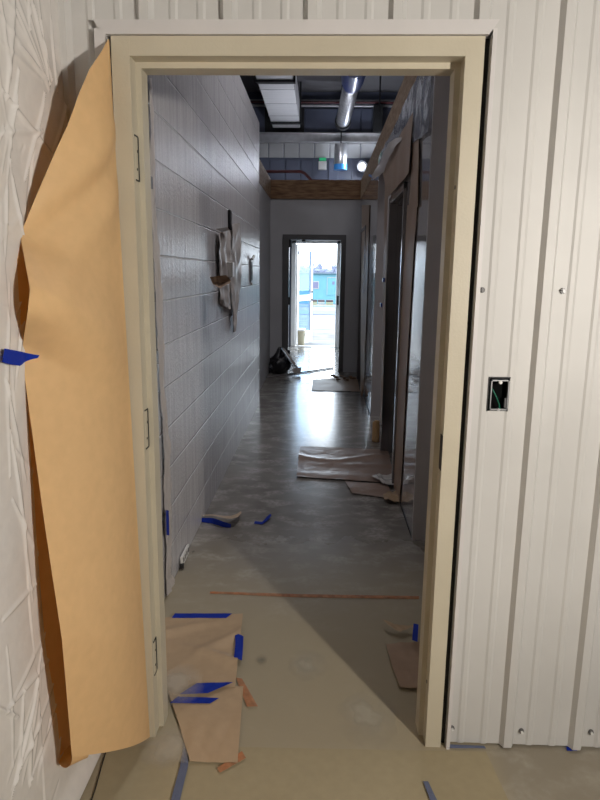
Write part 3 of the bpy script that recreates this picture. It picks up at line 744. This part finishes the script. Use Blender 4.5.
for (a, b) in (((70, 190), (0, 90)), ((14, 45), (45, 85)), ((6, 500), (60, 600)), ((2, 710), (62, 640)), ((10, 790), (58, 660)), ((28, 780), (60, 680)),
               ((0, 260), (14, 70)), ((20, 235), (8, 160)), ((0, 620), (55, 560)), ((48, 80), (30, 5)), ((44, 85), (38, 20)), ((44, 90), (12, 10)), ((2, 380), (22, 480)), ((5, 430), (30, 600))):
    p0 = at(*a, 0, LX); p1 = at(*b, 0, LX); ridge(p0.y, p0.z, p1.y, p1.z, 0.005, 0.0045)
for k in range(34):                                     # sharp creases
    y0, z0 = rng.uniform(-0.8, -0.02), rng.uniform(0, 2.4); a = rng.uniform(0.5, 2.4); l = rng.uniform(0.1, 0.45)
    ridge(y0, z0, y0+l*math.cos(a), z0+l*math.sin(a), 0.0032, 0.006)
for k in range(11):                                     # fans of tension folds
    cy, cz = (-0.12, 2.02) if k < 7 else (-0.40, 0.55)
    a = (1.7+0.22*k) if k < 7 else (3.9+0.16*(k-7)); l = rng.uniform(0.25, 0.7)
    ridge(cy+0.05*math.cos(a), cz+0.05*math.sin(a), cy+l*math.cos(a), cz+l*math.sin(a), 0.005, 0.0018)
lowf = 0.006*np.sin(Y*9+1.3*np.sin(Z*2.1))*np.sin(Z*3.3+Y*4) + 0.004*np.sin(Z*11+Y*7)
Dp = Dp + lowf
Dp = Dp*np.where((Y > -0.44) & (Z < 1.66), 0.45, 1.0)
Xp = LX + 0.004 + np.maximum(Dp+0.006, 0.0) + 0.03*np.exp(-(Z/0.05)**2)
PV = np.stack([Xp.ravel(), Y.ravel(), Z.ravel()], 1)
PF = [(j*ny_+i, j*ny_+i+1, (j+1)*ny_+i+1, (j+1)*ny_+i) for j in range(nz_-1) for i in range(ny_-1)]
ps = mesh_obj('plastic_sheet', PV.tolist(), PF, M['plastic'], None, True)
tag(ps, 'wrinkled milky plastic sheet covering the wall left of the kraft paper', 'plastic sheet')

# ------------------------------------------------------------------ outlet box and screws on the metal wall
oc = (at(489, 378, 1, 0)+at(508, 411, 1, 0))/2
ob = empty('outlet_box', (oc.x, 0.0, oc.z)); tag(ob, 'open electrical outlet box with green wire in the white ribbed wall', 'outlet box')
hw, hh = 0.031, 0.051
b = MB()
b.box(-hw-0.004, hw+0.004, 0.017, 0.0205, -hh-0.004, hh+0.004)
M['pitch'] = mat('pitch_black', (0.0025, 0.003, 0.003), 0.9, spec=0.1)  # shade inside the shallow box is put into its back plate's colour
b.build('box_back', M['pitch'], ob)
MB().box(-hw, hw, -0.0045, 0.005, hh-0.001, hh+0.003).box(-hw-0.003, -hw, -0.0045, 0.005, -hh, hh+0.003).build('cut_edge', M['black'], ob)
f = MB()
f.box(-hw+0.006, hw-0.003, -0.0065, 0.004, hh-0.009, hh-0.006).box(-hw+0.006, hw-0.003, -0.0065, 0.004, -hh+0.004, -hh+0.008)
f.box(-hw+0.006, -hw+0.0085, -0.0065, 0.004, -hh+0.004, hh-0.006).box(hw-0.0055, hw-0.003, -0.0065, 0.004, -hh+0.004, hh-0.006)
f.build('box_rim', M['galv'], ob)
MB().tube([(0.002, -0.009, hh-0.013), (0.002, 0.0, hh-0.013)], 0.0048, 12).build('screw_ear', M['white'], ob)
MB().tube([(0.001, -0.009, -hh+0.006), (0.001, 0.0, -hh+0.006)], 0.0045, 12).build('screw_ear', M['galv'], ob)
MB().tube([(-hw+0.009, -0.004, 0.020), (-hw+0.022, -0.008, -0.004), (-hw+0.034, -0.006, -0.030), (-hw+0.038, 0.0, -0.044)], 0.0016, 8).build('wire', M['wire'], ob)
MB().box(hw-0.013, hw-0.005, -0.003, 0.004, -hh+0.01, -0.01, 0.002).build('clamp', M['greysteel'], ob)
sl = ['screw at the bottom of the white wall nearest the door frame', 'bottom screw of the white wall between two ribs', 'bottom screw of the white wall by the right picture edge',
      'upper wall screw above the outlet box', 'upper wall screw right of the tall rib']
for k, (u, v) in enumerate(((452, 728), (521.5, 731), (591, 732), (482, 290), (563, 291))):
    c_ = at(u, v, 1, -0.003)
    s_ = empty('screw', (c_.x, 0, c_.z)); tag(s_, sl[k], 'screw', 'screws in the white metal wall')
    MB().tube([(0, 0.0, 0), (0, -0.006, 0), (0, -0.0075, 0)], [0.0085, 0.0085, 0.0075], 14).build('washer', M['screw'], s_, True)
    MB().tube([(0, -0.007, 0), (0, -0.013, 0)], 0.0048, 6).build('head', M['white'] if k < 3 else M['screw'], s_)

# ------------------------------------------------------------------ floor coverings in the front room and doorway
def poly_floor(px, z=0.0): return [fl(u, v, z) for u, v in px]
bd = sheet('floor_board', [(-0.585, -3.2, 0.0008), (-0.585, -0.28, 0.0008), (-0.603, -0.06, 0.0008)], [(0.82, -3.2, 0.0008), (0.675, -0.25, 0.0008), (0.655, -0.032, 0.0008)], 30, 60, M['builder'],
           (0, 0, 1), lambda u, v, p: 0.0004*(1+noise.noise(Vector((p.x*3, p.y*3, 0)))), 0.001)
tag(bd, 'tan protective board covering the floor in front of the doorway', 'floor covering')
def flatsheet(name, A, B, nu, nv, m, amp, sc, label, cat, z=0.003, seed=0.0, thick=0.0008, extra=None, group=None):
    def dsp(u, v, p):
        q = z + amp*(1+noise.noise(Vector((p.x*sc+seed, p.y*sc*0.8, seed)))) + amp*0.8*abs(noise.noise(Vector((p.x*sc*2.3+seed, p.y*sc*2.3, seed+4))))
        if extra: q += extra(u, v, p)
        return q
    o = sheet(name, poly_floor(A), poly_floor(B), nu, nv, m, (0, 0, 1), dsp, thick)
    return tag(o, label, cat, group)
def crease(u, v, p): return 0.022*math.exp(-((v-0.55-0.35*(u-0.5))/0.05)**2)*u + 0.016*math.exp(-((v-0.25+0.2*u)/0.05)**2)*(1-u)+0.014*math.exp(-((v-0.8+0.5*u)/0.06)**2)*u
flatsheet('kraft_sheet', [(164, 620), (160, 692)], [(243, 615.5), (238, 664), (235, 690)], 28, 24, M['kraftfloor'], 0.005, 7, 'creased brown kraft sheet taped on the floor inside the doorway', 'paper', 0.006, 1.0, extra=crease)
flatsheet('kraft_sheet', [(166, 688), (179, 726), (190, 764)], [(243.5, 688), (241, 720), (237.5, 765)], 24, 24, M['kraftfloor'], 0.005, 6, 'flat brown kraft sheet on the floor nearest the camera, below the creased one', 'paper', 0.004, 5.0)
flatsheet('kraft_scrap', [(384, 628), (390, 634), (400, 638)], [(381, 626), (394, 631), (417, 632)], 8, 14, M['kraftfloor'], 0.012, 10, 'curled kraft scrap taped by the right door jamb', 'paper', 0.02, 2.0)
flatsheet('kraft_scrap', [(386, 647), (392, 670), (400, 690)], [(420, 644), (420, 668), (419, 692)], 16, 20, M['kraftdull'], 0.008, 11, 'wrinkled kraft scrap lying under the right door jamb', 'paper', 0.006, 7.0)
def tape(px_a, px_b, label, m='blue', z=0.012, n=(12, 4), amp=0.001, group='blue tape pieces on the floor'):
    return flatsheet('painter_tape', px_a, px_b, n[1], n[0], M[m], amp, 18, label, 'tape', z, 3.0, 0.0006, None, group)
tape([(175, 616), (232, 616)], [(172, 620.5), (226, 620.5)], 'blue tape along the far edge of the creased kraft sheet')
tape([(237, 638), (243.5, 640), (243, 652), (242, 665)], [(235, 640), (235.5, 648), (234, 662)], 'blue tape patch on the right edge of the creased kraft sheet', z=0.020)
tape([(197, 688.5), (233, 687.5)], [(180, 699.5), (208, 698.5)], 'wide blue tape strip across the near edge of the creased kraft sheet', z=0.022)
tape([(178, 700), (219, 701.5)], [(170, 706.5), (210, 707)], 'blue tape strip lowest on the kraft sheets, beside the door jamb', z=0.014)
tape([(413, 634), (411.5, 651)], [(418, 635), (417, 653)], 'blue tape on the kraft scrap by the right door jamb', z=0.05)
tape([(184.5, 742), (180, 768), (171, 802)], [(190, 742), (188, 768), (180, 802)], 'dusty grey blue tape strip running towards the camera', 'dusty', 0.0055)
tape([(423, 783), (430, 802)], [(428, 783), (437, 802)], 'short dusty tape strip at the bottom edge of the picture', 'dusty', 0.0055)
tape([(447, 746), (484, 747.5)], [(447, 749.5), (486, 750)], 'dark tape edge along the foot of the white wall', 'dusty', 0.0055)
tape([(566, 748), (577, 748)], [(567, 752), (577, 752)], 'small blue tape corner at the foot of the white wall', 'blue', 0.004)
# orange paint marks
def omark(A, B, label, z):
    return flatsheet('orange_mark', A, B, 6, 24, M['orange'], 0.0003, 20, label, 'paint mark', z, 9.0, 0.0, None, 'orange paint marks on the floor')
omark([(210, 591.8), (300, 594.5), (419, 596.5)], [(210, 594), (300, 597.8), (419, 599.5)], 'long orange line sprayed across the corridor floor', 0.002)
omark([(236, 679), (247, 708)], [(242, 680), (258, 708)], 'short orange stroke beside the creased kraft sheet corner', 0.006)
omark([(217, 770), (242, 753)], [(220, 775), (246, 760)], 'orange stroke at the near end of the flat kraft sheet', 0.0075)
# white overspray and stains: thin dried paint on the floor
def splat(name, u, v, rx_, ry_, m, label, z=0.0022, seed=0.0):
    c_ = fl(u, v); vs_ = [(c_.x, c_.y, z)]; n_ = 40
    for k in range(n_):
        a = 2*PI*k/n_; f_ = 0.75+0.5*noise.noise(Vector((math.cos(a)*1.6+seed, math.sin(a)*1.6, seed)))
        vs_.append((c_.x+rx_*f_*math.cos(a), c_.y+ry_*f_*math.sin(a), z))
    o = mesh_obj(name, vs_, [(0, k+1, (k+1) % n_+1) for k in range(n_)], m)
    return tag(o, label, 'stain')
def fade(name, col, top=0.7):
    m = bpy.data.materials.new(name); m.use_nodes = True; nt = m.node_tree; N = nt.nodes; L = nt.links
    b = N['Principled BSDF']; b.inputs['Base Color'].default_value = (*col, 1); b.inputs['Roughness'].default_value = 0.6
    tc = N.new('ShaderNodeTexCoord'); mp = N.new('ShaderNodeMapping'); mp.vector_type = 'POINT'
    gr = N.new('ShaderNodeTexGradient'); gr.gradient_type = 'SPHERICAL'
    L.new(tc.outputs['Generated'], mp.inputs['Vector']); mp.inputs['Location'].default_value = (-1, -1, 0); mp.inputs['Scale'].default_value = (2, 2, 0)
    L.new(mp.outputs[0], gr.inputs['Vector'])
    n = N.new('ShaderNodeTexNoise'); n.inputs['Scale'].default_value = 9; n.inputs['Detail'].default_value = 5; L.new(tc.outputs['Object'], n.inputs['Vector'])
    mu = N.new('ShaderNodeMath'); mu.operation = 'MULTIPLY'; L.new(gr.outputs['Fac'], mu.inputs[0]); L.new(n.outputs['Fac'], mu.inputs[1])
    mr = N.new('ShaderNodeMapRange'); mr.inputs['From Min'].default_value = 0.10; mr.inputs['From Max'].default_value = 0.45; mr.inputs['To Max'].default_value = top
    L.new(mu.outputs[0], mr.inputs['Value']); L.new(mr.outputs[0], b.inputs['Alpha'])
    return m
def worn(m, lo, hi):
    nt = m.node_tree; N = nt.nodes; n = N.new('ShaderNodeTexNoise'); n.inputs['Scale'].default_value = 26; n.inputs['Detail'].default_value = 6
    tc = N.new('ShaderNodeTexCoord'); nt.links.new(tc.outputs['Object'], n.inputs['Vector'])
    r = N.new('ShaderNodeMapRange'); r.inputs['From Min'].default_value = 0.35; r.inputs['From Max'].default_value = 0.65
    r.inputs['To Min'].default_value = lo; r.inputs['To Max'].default_value = hi
    nt.links.new(n.outputs['Fac'], r.inputs['Value']); nt.links.new(r.outputs[0], N['Principled BSDF'].inputs['Alpha'])
worn(M['orange'], 0.55, 0.95)
M['wspray'] = fade('white_overspray', (0.62, 0.55, 0.44), 0.6)
M['gspray'] = fade('grey_stain', (0.12, 0.13, 0.11), 0.35)
M['pale'] = fade('pale_overspray', (0.54, 0.49, 0.38), 0.6)
splat('overspray', 180, 694, 0.15, 0.17, M['wspray'], 'white overspray patch over the tape beside the left door jamb', 0.034, 1)
splat('overspray', 165, 745, 0.16, 0.16, M['wspray'], 'white overspray patch on the floor below the left door jamb', 0.0085, 2)
splat('overspray', 312, 664, 0.16, 0.15, M['pale'], 'pale overspray patch in the middle of the lit doorway floor', 0.0025, 4)
splat('overspray', 372, 720, 0.16, 0.22, M['pale'], 'pale overspray patch beside the shadow edge near the right jamb', 0.0026, 6)
splat('stain', 262, 659, 0.045, 0.06, M['gspray'], 'grey green splash stain right of the creased kraft sheet', 0.003, 3)
splat('stain', 193, 552, 0.014, 0.02, M['gspray'], 'small dark round spot on the floor by the block wall', 0.003, 5)
cr_ = MB().tube([fl(106, 751, 0.0045), fl(101, 768, 0.0045), fl(97, 783, 0.0045), fl(91, 802, 0.0045)], 0.0016, 6)
tag(cr_.build('floor_seam', M['black']), 'dark open seam along the left edge of the tan floor board', 'seam')

# ------------------------------------------------------------------ bits by the block wall
pl = sheet('plastic_strip', [at(u, v, 0, LX+0.012) for u, v in ((149, 78), (151, 200), (157, 330), (163, 450), (166, 560), (166, 596))],
           [at(u, v, 0, LX+0.012) for u, v in ((152.5, 78), (154.5, 160), (155, 200), (162, 300), (165, 400), (170, 450), (172, 520), (171, 575), (180, 588))], 10, 120, M['greyfilm'], (1, 0, 0),
           lambda u, v, p: 0.008*noise.noise(Vector((p.y*30, p.z*9, 1)))+0.008*abs(noise.noise(Vector((p.y*50, p.z*22, 5)))), 0.0006)
tag(pl, 'crumpled plastic strip hanging beside the left jamb on the block wall', 'plastic strip')
for k, (px, lab) in enumerate((([(166.2, 510), (166.8, 535)], 'blue tape upright on the hanging plastic strip near the floor'),)):
    a_ = [at(u, v, 0, LX+0.03) for u, v in px]; b_ = [at(u+2.6, v+0.5, 0, LX+0.03) for u, v in px]
    tag(sheet('painter_tape', a_, b_, 3, 8, M['blue'], (1, 0, 0), None, 0.0006), lab, 'tape')
a_ = [at(u, v, 0, LX+0.03) for u, v in ((150.5, 176), (151, 189))]; b_ = [at(u+2.2, v, 0, LX+0.03) for u, v in ((150.5, 177), (151, 189))]
tag(sheet('painter_tape', a_, b_, 3, 8, M['greysteel'], (1, 0, 0), None, 0.0006), 'dark tape tab high on the hanging plastic strip', 'tape')
# white slotted bracket leaning at the wall foot
p0 = at(181.5, 566, 0, LX+0.014); p1 = at(188, 551, 0, LX+0.014)
br = empty('slotted_bracket', (LX+0.014, (p0.y+p1.y)/2, 0)); tag(br, 'small white slotted bracket leaning at the foot of the block wall', 'bracket')
ln = abs(p1.y-p0.y)
g = MB().box(-0.006, 0.006, -ln/2, ln/2, 0.012, 0.068, 0.002); g.build('strip', M['white'], br)
for k in range(4): MB().box(0.0055, 0.008, -ln/2+0.02+k*ln*0.24, -ln/2+0.036+k*ln*0.24, 0.030, 0.052).build('slot', M['greysteel'], br)
MB().box(-0.008, 0.012, -ln/2-0.014, -ln/2+0.012, 0.0, 0.032, 0.004).build('end_clip', M['black'], br)
# curled taped strip and loose tape
P_ = [fl(u, v) for u, v in ((200, 518), (212, 519), (224, 521.5), (231, 521.5), (237, 518.5), (241, 514))]
Q_ = [fl(u, v) for u, v in ((200, 521.5), (212, 523.2), (224, 526.8), (231, 527.5), (238, 525), (241.5, 519))]
zf = lambda u, v, p: 0.02+0.018*math.sin(PI*v)+0.02*u
tag(sheet('curled_strip', P_, Q_, 5, 24, M['kraftfloor'], (0, 0, 1), zf, 0.001), 'curled pale paper strip with blue tape edge by the block wall', 'paper strip')
R_ = [p + Vector((0, -0.010, 0)) for p in Q_]
tag(sheet('painter_tape', Q_[:4], R_[:4], 4, 20, M['blue'], (0, 0, 1), lambda u, v, p: (0.020+0.014*math.sin(PI*v))*(1-u)+0.003, 0.0006), 'blue tape along the curled paper strip by the block wall', 'tape', 'blue tape pieces on the floor')
tag(sheet('painter_tape', [fl(255, 521.5), fl(262, 522.5), fl(267, 518.5), fl(270.5, 516.5)], [fl(254, 524), fl(262, 525), fl(268, 521.5), fl(271.5, 518.5)], 4, 16, M['blue'], (0, 0, 1), lambda u, v, p: 0.004+0.025*max(0, v-0.35), 0.0006),
    'crumpled loose blue tape alone on the corridor floor', 'tape', 'blue tape pieces on the floor')

# hanging torn film on the block wall
LW = lambda u, v, d=0.02: at(u, v, 0, LX+d)
fold = lambda k, s: (lambda u, v, p: 0.007*math.sin(u*k+1.5*math.sin(v*5+s))+0.012*noise.noise(Vector((u*5+s, v*9, s))))
tag(sheet('torn_film', [LW(218, 233), LW(218.5, 262), LW(221, 285), LW(220.5, 300), LW(222, 305)], [LW(231, 230), LW(231, 262), LW(231.5, 285), LW(231, 303), LW(230, 309)], 30, 60, M['greyfilm'], (1, 0, 0), fold(14, 0.3), 0.0008),
    'wide torn masking film hanging on the block wall', 'masking film')
tag(sheet('torn_film', [LW(231, 224, 0.03), LW(232, 265, 0.03), LW(232, 305, 0.03), LW(233.5, 332, 0.02)], [LW(241, 223, 0.03), LW(242, 240, 0.03), LW(241, 290, 0.03), LW(235, 332, 0.02)], 24, 70, M['greyfilm'], (1, 0, 0), fold(11, 2.3), 0.0008),
    'long narrow torn masking film trailing lowest on the block wall', 'masking film')
tag(sheet('torn_flap', [LW(210, 277, 0.03), LW(213, 284, 0.05), LW(220, 288, 0.10)], [LW(226, 275, 0.13), LW(231, 280, 0.14), LW(230, 283, 0.14)], 10, 10, M['kraftdull'], (1, 0, 0), None, 0.001),
    'dark torn flap sticking out of the film on the block wall', 'paper flap')
tag(sheet('torn_flap', [LW(216, 229, 0.015), LW(222, 232, 0.015)], [LW(227, 227, 0.06), LW(230, 230, 0.06)], 8, 8, M['kraftdull'], (1, 0, 0), None, 0.001),
    'small dark torn edge at the top of the wide film', 'paper flap')
a = LW(231, 218)
ck = empty('wall_clip', (LX, a.y, a.z)); tag(ck, 'dark conduit stub above the torn film on the block wall', 'conduit')
MB().box(0, 0.022, -0.04, 0.04, -0.10, 0.06, 0.008).build('stub', M['black'], ck)
MB().box(0.0, 0.025, -0.03, 0.12, -0.14, -0.10, 0.005).build('bracket', M['greysteel'], ck)
a = LW(233, 269, 0.05)
MBs = MB().box(LX, LX+0.055, a.y-0.05, a.y+0.05, a.z-0.06, a.z+0.05, 0.004)
tag(MBs.build('switch_box', M['white']), 'small white box showing between the two hanging films', 'electrical box')
a0_, a1_ = LW(252.5, 258), LW(253, 283)
wb = empty('wall_slot', (LX, (a0_.y+a1_.y)/2, (a0_.z+a1_.z)/2)); tag(wb, 'dark electrical slot box near the far end of the block wall', 'electrical box')
hz = abs(a0_.z-a1_.z)/2
MB().box(-0.001, 0.012, -0.11, 0.11, -hz*0.95, hz*0.95, 0.004).build('box', M['greysteel'], wb)
MB().box(0.010, 0.016, -0.05, 0.02, -hz*0.8, hz*0.7, 0.003).build('opening', M['black'], wb)
MB().tube([(0.012, -0.02, hz*0.9), (0.03, 0.0, hz*1.05), (0.03, 0.02, hz*1.2)], 0.012, 8).build('loose_film', M['white'], wb)
MB().box(0.0, 0.02, -0.05, 0.0, -hz*1.15, -hz*0.95, 0.004).build('clip', M['white'], wb)

# ------------------------------------------------------------------ paper and film on the right wall
RW = lambda u, v, d=0.006: at(u, v, 0, RX-d)
dn = lambda u, v, p: -0.004*abs(noise.noise(Vector((p.y*6, p.z*5, 2))))
tag(sheet('kraft_strip', [RW(407.5, 205), RW(405, 250), RW(400, 330), RW(395.5, 420), RW(393, 490), RW(394, 504)], [RW(417.5, 205), RW(414, 250), RW(411, 300), RW(406.5, 380), RW(402, 470), RW(399.5, 504)], 12, 60, M['kraftdull'], (1, 0, 0), dn, 0.0008),
    'tall brown paper strip beside the near side door', 'paper')
zh = 2.185
kp2 = sheet('kraft_header', [RW(413, 112, 0.028), RW(402, 132, 0.028), RW(392, 152, 0.028), RW(383, 172, 0.028)], [(RX-0.028, 2.36, zh), (RX-0.028, 2.75, zh), (RX-0.028, 3.25, zh), (RX-0.028, 3.70, zh)], 30, 30, M['kraftdull'], (1, 0, 0),
            lambda u, v, p: -0.006*noise.noise(Vector((p.y*4, p.z*5, 6))), 0.0008)
tag(kp2, 'brown paper sheet covering the wall above the near side door', 'paper')
tag(sheet('kraft_strip', [RW(413, 112, 0.010), RW(412, 160, 0.010), RW(409, 207, 0.010)], [RW(414, 113, 0.010), RW(419, 140, 0.010), RW(418, 207, 0.010)], 10, 24, M['kraftdull'], (1, 0, 0), dn, 0.0008),
    'narrow pointed paper strip at the upper near corner of the side door', 'paper')
tag(sheet('kraft_strip', [RW(385, 180, 0.03), RW(384, 240, 0.03), RW(382.5, 330, 0.03), RW(379.8, 425, 0.03)], [RW(388, 195, 0.03), RW(386.8, 240, 0.03), RW(385, 330, 0.03), RW(381.8, 425, 0.03)], 6, 40, M['kraftdull'], (1, 0, 0), None, 0.0008),
    'thin brown paper edge on the far jamb of the near side door', 'paper')
tag(sheet('kraft_strip', [RW(362, 205, 0.008), RW(361, 300, 0.03), RW(360.5, 385, 0.03), RW(361, 396, 0.05)], [RW(369.5, 205, 0.008), RW(367, 300, 0.008), RW(364, 385, 0.008), RW(363, 398, 0.008)], 8, 40, M['kraftdull'], (1, 0, 0), dn, 0.0008),
    'brown paper strip curling beside the far side door', 'paper')
# film draped from the top beam
fd = lambda k: (lambda u, v, p: -0.014*abs(noise.noise(Vector((p.y*2.5, p.z*3+k, k))))-0.004*abs(noise.noise(Vector((p.y*9, p.z*9, k)))))
fl1 = sheet('clear_film', [(RX-0.012, 1.72, 2.72), (RX-0.012, 2.6, 2.735), (RX-0.012, 3.6, 2.70), (RX-0.012, 4.98, 2.72)], [(RX-0.012, 1.72, 2.30), (RX-0.012, 2.6, 2.38), (RX-0.012, 3.3, 2.52), (RX-0.012, 4.98, 2.50)], 24, 90, M['film'], (1, 0, 0), fd(1.0), 0.0006)
tag(fl1, 'clear plastic film draped along the wall top under the right wooden beam', 'plastic film')
fl2 = sheet('clear_film', [RW(372, 176, 0.05), RW(381, 160, 0.07), RW(389, 143, 0.07), RW(396, 138, 0.04), RW(402, 137, 0.03)], [RW(374, 180, 0.03), RW(384, 172, 0.05), RW(391, 155, 0.06), RW(396, 146, 0.05), RW(402, 140, 0.03)], 10, 50, M['greyfilm'], (1, 0, 0), fd(4.0), 0.0006)
tag(fl2, 'sagging bright loop of film hanging below the right wooden beam', 'plastic film')
a = RW(373, 177, 0.05)
tag(sheet('painter_tape', [RW(369, 174, 0.03), RW(374, 176, 0.03)], [RW(368.5, 176, 0.03), RW(373.5, 178.5, 0.03)], 4, 8, M['brightblue'], (1, 0, 0), None, 0.0006), 'small light blue tape tab at the end of the sagging film', 'tape')
for k, (u, v) in enumerate(((384, 280), (381.5, 305))):
    c_ = RW(u, v, 0.035); s_ = MB().box(c_.x-0.012, c_.x+0.004, c_.y-0.05, c_.y+0.05, c_.z-0.018, c_.z+0.018, 0.006)
    tag(s_.build('tape_knob', M['bluefilm']), ['upper dark blue tape tab on the far jamb paper edge', 'lower dark blue tape tab on the far jamb paper edge'][k], 'tape', 'tape tabs on the jamb paper')
# curled paper roll at the foot of the far jamb
cc = fl(373.5, 441)
vs, fs = [], []; nA, nH = 26, 12
for j in range(nH):
    for i in range(nA):
        a = 0.3+1.7*PI*i/(nA-1); r_ = 0.045+0.012*i/nA
        vs.append((r_*math.cos(a)*0.7, r_*math.sin(a), 0.002+0.17*j/(nH-1)*(1-0.25*math.sin(a))))
fs = [(j*nA+i, j*nA+i+1, (j+1)*nA+i+1, (j+1)*nA+i) for j in range(nH-1) for i in range(nA-1)]
o = mesh_obj('curled_paper', vs, fs, M['kraft'], None, True, (cc.x+0.02, cc.y, 0)); md = o.modifiers.new('t', 'SOLIDIFY'); md.thickness = 0.001
tag(o, 'small orange brown curl of paper standing at the near side door jamb', 'paper')

# ------------------------------------------------------------------ papers on the corridor floor
def runfold(u, v, p): return 0.012*math.exp(-((v-0.35-0.12*math.sin(u*5))/0.05)**2)+0.012*math.exp(-((v-0.62+0.1*u)/0.05)**2)*u+0.004*math.exp(-((v-0.9)/0.06)**2)
flatsheet('rosin_sheet', [(300, 447), (298, 462), (296.5, 478)], [(388, 451), (391, 466), (394, 484)], 50, 30, M['rosin'], 0.006, 6, 'wrinkled brown rosin paper sheet across the corridor floor at the near side door', 'paper', 0.004, 2.0, extra=runfold)
flatsheet('rosin_sheet', [(345, 482), (352, 494)], [(388, 486), (393, 500)], 24, 14, M['rosin'], 0.006, 9, 'smaller torn paper sheet tucked under the wrinkled rosin paper', 'paper', 0.003, 8.0)
flatsheet('clear_scrap', [(371, 480), (382, 487)], [(392, 478), (398, 490)], 16, 12, M['plastic'], 0.022, 12, 'shiny crumpled plastic scrap at the foot of the brown paper strip', 'plastic scrap', 0.006, 4.0)
flatsheet('kraft_scrap', [(383, 497), (384, 505)], [(396, 493), (399, 504)], 12, 10, M['kraftfloor'], 0.022, 12, 'curled brown scrap at the foot of the tall paper strip', 'paper', 0.004, 6.0)
flatsheet('paper_sheet', [(313, 380), (311.5, 391)], [(357, 377), (360, 392)], 26, 16, M['kraftdull'], 0.005, 6, 'pale brown sheet lying on the floor near the far doorway', 'paper', 0.003, 3.0)
random.seed(11)
for k in range(8):
    u, v = 333+k*2.9, 377.5+(k*37 % 11)*0.5; c_ = fl(u, v); r_ = 0.026+0.016*random.random()
    b_ = MB(); g = bmesh.ops.create_icosphere(b_.bm, subdivisions=2, radius=r_)['verts']
    for v_ in g: v_.co = Vector((v_.co.x*1.5, v_.co.y*1.1, v_.co.z*0.55))*(0.8+0.5*noise.noise(v_.co*25+Vector((k, 0, 0))))
    o = b_.build('crumpled_scrap', M['rubble']); o.location = (c_.x, c_.y, r_*0.5+0.016); o.rotation_euler = (0, 0, random.random()*6)
    tag(o, 'brown crumpled scrap in the small heap on the far pale sheet', 'scrap', 'brown scraps on the far sheet')
stp = [fl(u, v, 0.012) for u, v in ((261, 378), (290, 374), (315, 370.5), (333, 367.8))]
tag(MB().tube(stp, 0.011, 8).build('floor_rod', M['midsteel'], None, True), 'long dark rod lying across the floor before the far doorway', 'rod')

# black bag at the far door jamb
bp_ = fl(279, 372.5)
bg_ = empty('black_bag', (bp_.x+0.02, FY-0.26, 0)); tag(bg_, 'black plastic bag slumped against the far door jamb', 'bag')
b_ = MB(); g = bmesh.ops.create_icosphere(b_.bm, subdivisions=4, radius=1.0)['verts']
for v_ in g:
    c = v_.co.copy(); q = 1+0.22*noise.noise(c*2.2)+0.10*noise.noise(c*5)
    z = c.z*0.5+0.5
    v_.co = Vector((c.x*0.17*q*(1.1-0.25*z), c.y*0.15*q*(1.1-0.25*z), 0.30*max(0.0, z*q)))
b_.build('body', M['darkplastic'], bg_, True)
b_ = MB(); b_.tube([(-0.03, 0, 0.24), (-0.02, 0, 0.32), (0.0, 0, 0.38), (0.0, 0, 0.42)], [0.10, 0.05, 0.045, 0.02], 12); b_.build('tied_top', M['darkplastic'], bg_, True)
sheet('flap', [(0.02, -0.06, 0.40), (0.14, -0.10, 0.24), (0.26, -0.12, 0.05)], [(0.03, 0.10, 0.41), (0.16, 0.10, 0.26), (0.30, 0.06, 0.06)], 10, 16, M['darkplastic'], (0, 0, 1), lambda u, v, p: 0.02*noise.noise(p*12), 0.01, bg_)
sheet('pale_edge', [(0.05, -0.105, 0.395), (0.15, -0.13, 0.27), (0.22, -0.14, 0.15)], [(0.06, -0.10, 0.42), (0.18, -0.125, 0.28), (0.25, -0.13, 0.16)], 4, 12, M['greyfilm'], (0, -1, 0), None, 0.004, bg_)
sheet('loose_end', [(0.20, -0.16, 0.10), (0.22, -0.17, 0.03)], [(0.34, -0.10, 0.12), (0.33, -0.12, 0.02)], 8, 8, M['greyfilm'], (0, -1, 0), lambda u, v, p: 0.015*noise.noise(p*14), 0.006, bg_)
